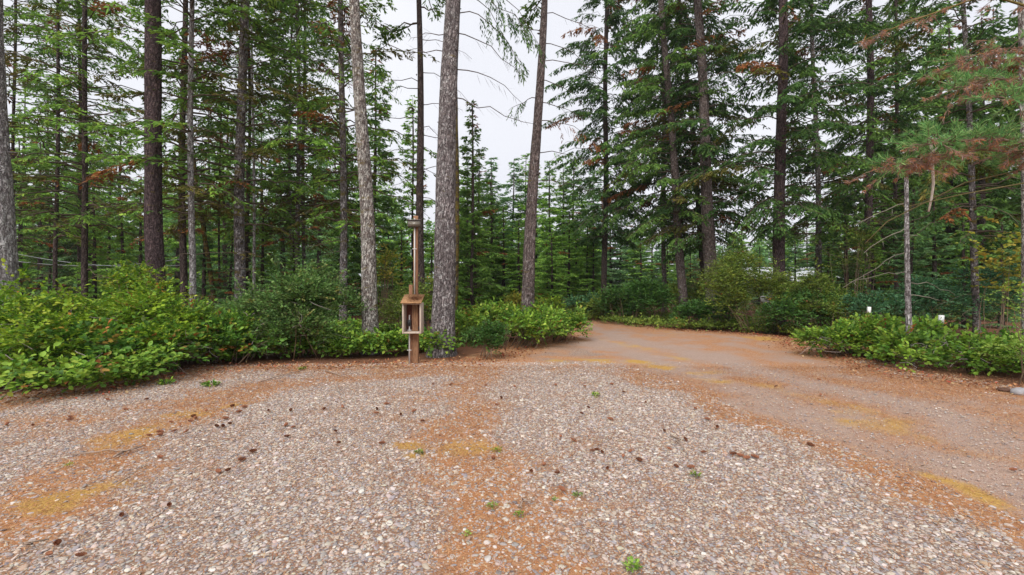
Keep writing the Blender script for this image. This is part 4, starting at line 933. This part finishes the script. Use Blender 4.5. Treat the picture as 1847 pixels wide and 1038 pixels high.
bough([(1960, 60), (1880, 20), (1780, -10), (1640, 40), (1540, 80)], 6.6, 6.6, .85, 26, 806, (.17, .13, .04), .3)
bough([(1960, 330), (1850, 330), (1740, 350), (1640, 372)], 6.6, 6.2, 1, 0, 807, (.15, .12, .05))
bough([(1960, 300), (1850, 305), (1740, 330), (1600, 400), (1560, 440)], 6.6, 6.8, 1, 0, 808, (.15, .12, .05))
link("boughs", wo.mesh("boughs", M_LIMB), pine); tag(link("needles", fo.mesh("needles", M_NEEDLE), pine), kind="stuff")

M_STUMP = plain("rotten_stump_wood", (.11, .06, .042), .95, .45, 18, .1, (5, 5, .8), .8)
M_CUT = plain("old_cut_face", (.30, .20, .14), .95, .3, 26, .1)
def stump(px, ybase, ytop, w, label, seed):
    d = CAMZ * F / (ybase - HY); h = (ybase - ytop) * d / F; rad = w * d / F / 2; r = np.random.default_rng(seed)
    root = link("tree_stump", None, None, (WX(px, d), d, 0)); tag(root, label, "stump")
    k = 22; a = np.arange(k) / k * 6.283; acc = Acc(); rings = []
    topz = h * (1 - .18 * r.random(k)); lob = 1 + .16 * (vnoise(np.stack([np.cos(a) * 2, np.sin(a) * 2], -1) + seed, seed) - .5) * 2
    for f_, s_ in ((-.1, 1.25), (.12, 1.12), (.5, 1.0), (1.0, .96)):
        rr = rad * s_ * lob * r.uniform(.93, 1.05, k); rings.append(np.column_stack([np.cos(a) * rr, np.sin(a) * rr, topz * f_ if f_ > .9 else np.full(k, h * f_)]))
    V = np.concatenate(rings); i = np.arange(3)[:, None] * k; j = np.arange(k)[None]; jn = (j + 1) % k
    acc.add(V, None, np.stack([i + j, i + jn, i + k + jn, i + k + j], -1).reshape(-1, 4)); link("bark", acc.mesh("bark", M_STUMP), root)
    t_ = Acc(); top = rings[-1] * [.995, .995, 1] - [0, 0, .012]; t_.add(np.concatenate([top, [[0, 0, h * .86]]]), [[q, (q + 1) % k, k] for q in range(k)]); link("cut_face", t_.mesh("cut_face", M_CUT), root)
stump(1256, 584, 546, 24, "reddish square-topped rotten stump beside the curving trunk", 91)
stump(1014, 566, 539, 14, "small dark stump at the driveway bend by the mossy log", 92)
dl = 20.5; a = Acc()
tube(a, [[WX(955, dl), dl, .18], [WX(975, dl), dl + .1, .17], [WX(992, dl), dl + .15, .17], [WX(1008, dl), dl + .2, .16]], [.16, .15, .15, .13], 12)
ob = link("fallen_log", a.mesh("fallen_log", B['mossy'], True)); tag(ob, "short mossy fallen log right of the lone leaning trunk", "log")

def rock(name, label, px, py, w, h, mat, seed, cat="rock"):
    g = G(px, py); r = np.random.default_rng(seed)
    import bmesh
    bm = bmesh.new(); bmesh.ops.create_icosphere(bm, subdivisions=3, radius=1)
    for v in bm.verts:
        q = np.array(v.co); s = .75 + .5 * float(fbm(q * 1.3 + seed, seed)) + .1 * float(fbm(q * 5 + seed, seed))
        v.co = Vector(q * s * np.array([w / 2, w / 2.4, h / 2]))
    me = bpy.data.meshes.new(name); bm.to_mesh(me); bm.free(); me.materials.append(mat); me.polygons.foreach_set("use_smooth", np.ones(len(me.polygons), bool))
    o = link(name, me, None, (g[0], g[1], h * .32)); tag(o, label, cat); return o
M_ROCK = plain("pale_granite", (.30, .29, .30), .85, .25, 14, .2)
rock("pale_rock", "pale grey rock on the dirt at the right border", 1838, 712, .19, .11, M_ROCK, 95)
rock("brown_bark_chunk", "dark red-brown chunk of bark beside the pale rock", 1812, 706, .16, .06, M_STUMP, 96, "bark chunk")

# ------------------------------------------------------------------ far shed and dry lawn, wires
M_WALL = plain("grey_green_siding", (.35, .38, .37), .8, .12, 6, .2)
M_ROOFM = plain("pale_metal_roof", (.72, .74, .76), .45, .08, 4, .4, bump=0)
M_DARKWIN = plain("dark_window_glass", (.03, .035, .04), .1, .1, 4, .6, bump=0)
ds = 44.0; shx = WX(1440, ds)
shed = link("far_shed", None, None, (shx, ds, 0)); tag(shed, "low far building with pale metal roof glimpsed behind the right trunks", "building")
pb("wall", M_WALL, -3.6, 3.6, 0, 5, -.3, WZ(508, ds), shed, 0)
for k, wx in enumerate((-2.6, -.6, 1.4)): 
    wv = pb("window", M_WHITE, wx, wx + 1.1, -.05, -.002, .95, 1.75, shed, 0); pb("pane", M_DARKWIN, wx + .08, wx + 1.02, -.056, -.051, 1.03, 1.67, wv, 0)
a = Acc(); e0, e1 = WZ(509, ds), WZ(493, ds)
for s in (0, 1):
    ya, yb = (-.5, 2.5) if s == 0 else (5.5, 2.5)
    a.add([[-4.2, ya, e0], [4.2, ya, e0], [4.2, yb, e1 + .6], [-4.2, yb, e1 + .6], [-4.2, ya, e0 + .08], [4.2, ya, e0 + .08], [4.2, yb, e1 + .68], [-4.2, yb, e1 + .68]], None, BOX_Q)
link("roof", a.mesh("roof", M_ROOFM), shed)
M_LAWN = plain("dry_straw_lawn", (.62, .53, .36), .95, .2, 3, .1)
r = np.random.default_rng(98)
def patch(name, px, d, rx, ry, seed):
    rr = np.random.default_rng(seed); k = 40; a_ = np.arange(k) / k * 6.283; q = 1 + .3 * (vnoise(np.stack([np.cos(a_) * 2, np.sin(a_) * 2], -1) + seed, seed) - .5)
    V = np.column_stack([WX(px, d) + np.cos(a_) * rx * q, d + np.sin(a_) * ry * q, np.full(k, .16)]); V = np.concatenate([V, [[WX(px, d), d, .17]]])
    o = link(name, make_mesh(name, V, [[i, (i + 1) % k, k] for i in range(k)], mat=M_LAWN)); tag(o, "pale dry grass clearing glimpsed between the trunks", kind="structure")
patch("dry_lawn", 690, 33, 3.4, 11, 5)
patch("dry_lawn_far", 200, 34, 7, 6, 6)
patch("dry_lawn_bend", 1000, 33, 4, 6, 7)
M_WIRE = plain("grey_cable", (.40, .42, .45), .5, .1, 5, .4, bump=0)
for lab, (xa, za, xb, zb), dw in (("upper sagging grey cable strung between trunks on the left", (15, 455, 335, 478), 17.5), ("lower sagging grey cable strung between trunks on the left", (15, 470, 335, 466), 17.8)):
    s = np.linspace(0, 1, 24); a = Acc()
    tube(a, np.column_stack([WX(xa, dw) + (WX(xb, dw) - WX(xa, dw)) * s, np.full(24, dw), WZ(za, dw) + (WZ(zb, dw) - WZ(za, dw)) * s - .25 * 4 * s * (1 - s)]), .011, 6)
    tag(link("utility_cable", a.mesh("utility_cable", M_WIRE, True)), lab, "cable")

# ------------------------------------------------------------------ cones, sticks, weeds on the gravel
r = np.random.default_rng(110); a = Acc()
for k in range(11):                                  # a fir cone: whorls of scales round a core
    s = k / 10; zz = -.035 + .07 * s; rad = .0125 * math.sin(math.pi * (.12 + .8 * s)) + .003
    for j in range(6):
        an = j / 6 * 6.283 + k * .55; c_, s_ = math.cos(an), math.sin(an)
        b = np.array([zz, c_ * rad * .45, s_ * rad * .45]); tp = np.array([zz + .010, c_ * rad * 1.35, s_ * rad * 1.35]); sd2 = np.array([0, -s_, c_]) * .0065
        a.add([b - sd2 * .5, b + sd2 * .5, tp + sd2, tp + [.003, 0, 0], tp - sd2], None, None, None); n0 = a.n - 5
        a.T.append(np.array([[0, 1, 2], [0, 2, 3], [0, 3, 4]]) + n0)
tube(a, [[-.036, 0, 0], [0, 0, 0], [.036, 0, 0]], [.004, .009, .003], 6)
M_CONE = plain("fir_cone_scale", (.27, .11, .06), .85, .4, 60, .2)
cone_me = a.mesh("fir_cone", M_CONE)
cones = [(585, 741), (125, 760), (128, 755), (228, 742), (265, 722), (195, 723), (420, 736), (440, 738), (372, 745), (350, 754), (352, 758), (408, 758), (402, 772), (414, 768), (390, 772), (345, 764), (325, 772), (310, 765), (335, 783), (290, 783), (288, 788), (268, 789), (315, 782), (525, 743), (515, 770), (528, 773), (484, 744), (430, 747), (455, 818), (435, 833), (395, 855), (412, 852), (518, 790), (290, 828), (305, 918), (220, 937), (105, 988), (90, 1010), (148, 1012), (605, 782), (612, 802), (618, 738), (690, 801), (680, 741), (678, 748), (723, 750), (746, 745), (763, 762), (697, 732), (782, 697), (813, 698), (876, 699), (929, 701), (895, 732), (904, 720), (1003, 697), (1061, 739), (1050, 750), (1011, 792), (1034, 798), (1068, 818), (1076, 816), (1086, 821), (1096, 850), (1136, 819), (1124, 828), (1152, 835), (981, 841), (889, 829), (958, 854), (1015, 889), (1006, 857), (1103, 696), (1124, 709), (1055, 700), (1198, 783), (1208, 818), (1219, 846), (1236, 798), (1270, 822), (1324, 824), (1337, 828), (1363, 830), (1346, 832), (1245, 848), (1277, 763), (1294, 776), (1461, 808), (1255, 742), (1480, 716), (1478, 688), (1826, 850), (1400, 700), (1100, 760), (1165, 730), (60, 770), (12, 768)]
for i, (p, q) in enumerate(cones):
    g = G(p, q); o = link("fir_cone", cone_me, None, (g[0], g[1], float(ground_z(g[None])[0]) + .026), (r.uniform(0, 6), r.normal(0, .15), r.uniform(0, 6.28)))
    s = r.uniform(.55, .85); o.scale = (s, s * .95, s * .95)
    tag(o, "small brown fir cone lying on the gravel", "fir cone", "fir cones dropped on the gravel")
M_STICK = plain("grey_brown_stick", (.30, .22, .17), .9, .3, 30, .15)
sticks = [((130, 822), (250, 818), .008, "long thin pale stick left of the moss patches"), ((205, 830), (262, 808), .010, "dark stick crossing the left needle band"), ((210, 878), (258, 848), .005, "thin twig on gravel below the left needle band"),
          ((935, 917), (962, 902), .008, "short curved grey stick in the central needle band"), ((588, 672), (630, 684), .011, "pale stick at the gravel edge under the salal"), ((470, 690), (545, 672), .010, "long weathered stick along the left gravel edge"),
          ((1210, 790), (1242, 826), .009, "bowed brown stick on the bright gravel right of centre"), ((45, 992), (75, 988), .006, "small twig near the lower left corner"), ((1640, 845), (1680, 852), .006, "thin twig beside the red-brown needle band")]
for p, q, rad, lab in sticks:
    A_, B_ = G(*p), G(*q); s = np.linspace(0, 1, 7)[:, None]; P2 = A_ + (B_ - A_) * s + r.normal(0, .025, (7, 2)) * np.sin(s * math.pi)
    a = Acc(); tube(a, np.column_stack([P2, ground_z(P2) + .022 + .01 * np.sin(s[:, 0] * 3)]), np.linspace(rad, rad * .45, 7), 6)
    m_ = P2[3]; e_ = m_ + r.normal(0, .06, 2); tube(a, [[*m_, .03], [*((m_ + e_) / 2), .05], [*e_, .045]], [rad * .6, rad * .5, rad * .25], 5)
    tag(link("fallen_stick", a.mesh("fallen_stick", M_STICK, True)), lab, "stick")
weeds = [(1140, 1024, .06, 'lime', "largest green weed rosette at the bottom of the picture"), (888, 916, .04, 'lime', "green weed sprig on the central needle band"), (936, 930, .038, 'salal', "green weed sprig lower right of the other on the needle band"),
         (842, 966, .03, 'lime', "tiny green sprig in the lower middle gravel"), (1041, 897, .04, 'bluish', "pale grey-green weed right of the central needle band"), (1000, 903, .025, 'lime', "tiny weed beside the short curved grey stick"),
         (896, 814, .05, 'yellow', "bright yellow moss clump in the middle of the gravel"), (1073, 717, .07, 'huck', "green moss clump on the far gravel"), (756, 819, .05, 'olive', "small olive weed left of the yellow moss clump"), (125, 843, .035, 'yellow', "small yellow leaf tuft on the left needle band"),
         (380, 697, .12, 'salal', "leafy seedling creeping onto gravel from the left salal"), (545, 668, .08, 'olive', "grassy tuft at the gravel edge under the big shrub"), (1255, 862, .05, 'olive', "flat olive moss clump on the bright right gravel"), (300, 693, .12, 'salal', "low broad-leaved sprig at the shrub edge on the left")]
for i, (p, q, rad, pl, lab) in enumerate(weeds):
    g = G(p, q); rr = np.random.default_rng(900 + i); n = int(26 + rad * 500); a_ = rr.uniform(0, 6.28, n); z = float(ground_z(g[None])[0]) + .012
    f = Acc(); P = np.column_stack([np.cos(a_) * rad * rr.random(n) * .8, np.sin(a_) * rad * rr.random(n) * .8, rr.random(n) * rad * .45])
    D = np.column_stack([np.cos(a_), np.sin(a_), rr.uniform(0, .8, n)]) + rr.normal(0, .3, (n, 3))
    V, Q, C = leaves6(P, D, norm(np.array([0, 0, 1.0]) + rr.normal(0, .3, (n, 3))), rad * rr.uniform(.3, .6, n), rad * rr.uniform(.14, .28, n), pick(*PAL[pl], n, rr, .15)); f.add(V, None, Q, C)
    root = link("weed", None, None, (g[0], g[1], z)); tag(root, lab, "weed")
    tag(link("leaves", f.mesh("leaves", M_LEAF), root), kind="stuff")
    st = Acc(); tube(st, [[0, 0, -.02], [0, 0, rad * .5]], [.003, .001], 4, (.12, .18, .03)); link("stem", st.mesh("stem", M_TWIG), root)

# ------------------------------------------------------------------ the faint haze of the damp air
HAZE = 0.0005
a = Acc(); box(a, -440, 440, -220, 560, -1.6, 34)
hz = bpy.data.materials.new("damp_air"); hz.use_nodes = True
hn = hz.node_tree.nodes; hn.remove(hn['Principled BSDF'])
pv = hn.new("ShaderNodeVolumePrincipled"); pv.inputs['Color'].default_value = (.93, .96, 1.0, 1); pv.inputs['Density'].default_value = HAZE; pv.inputs['Anisotropy'].default_value = .2
hz.node_tree.links.new(pv.outputs[0], hn['Material Output'].inputs['Volume'])
tag(link("haze", a.mesh("haze", hz)), "faint damp haze between the trees", "haze", kind="stuff")
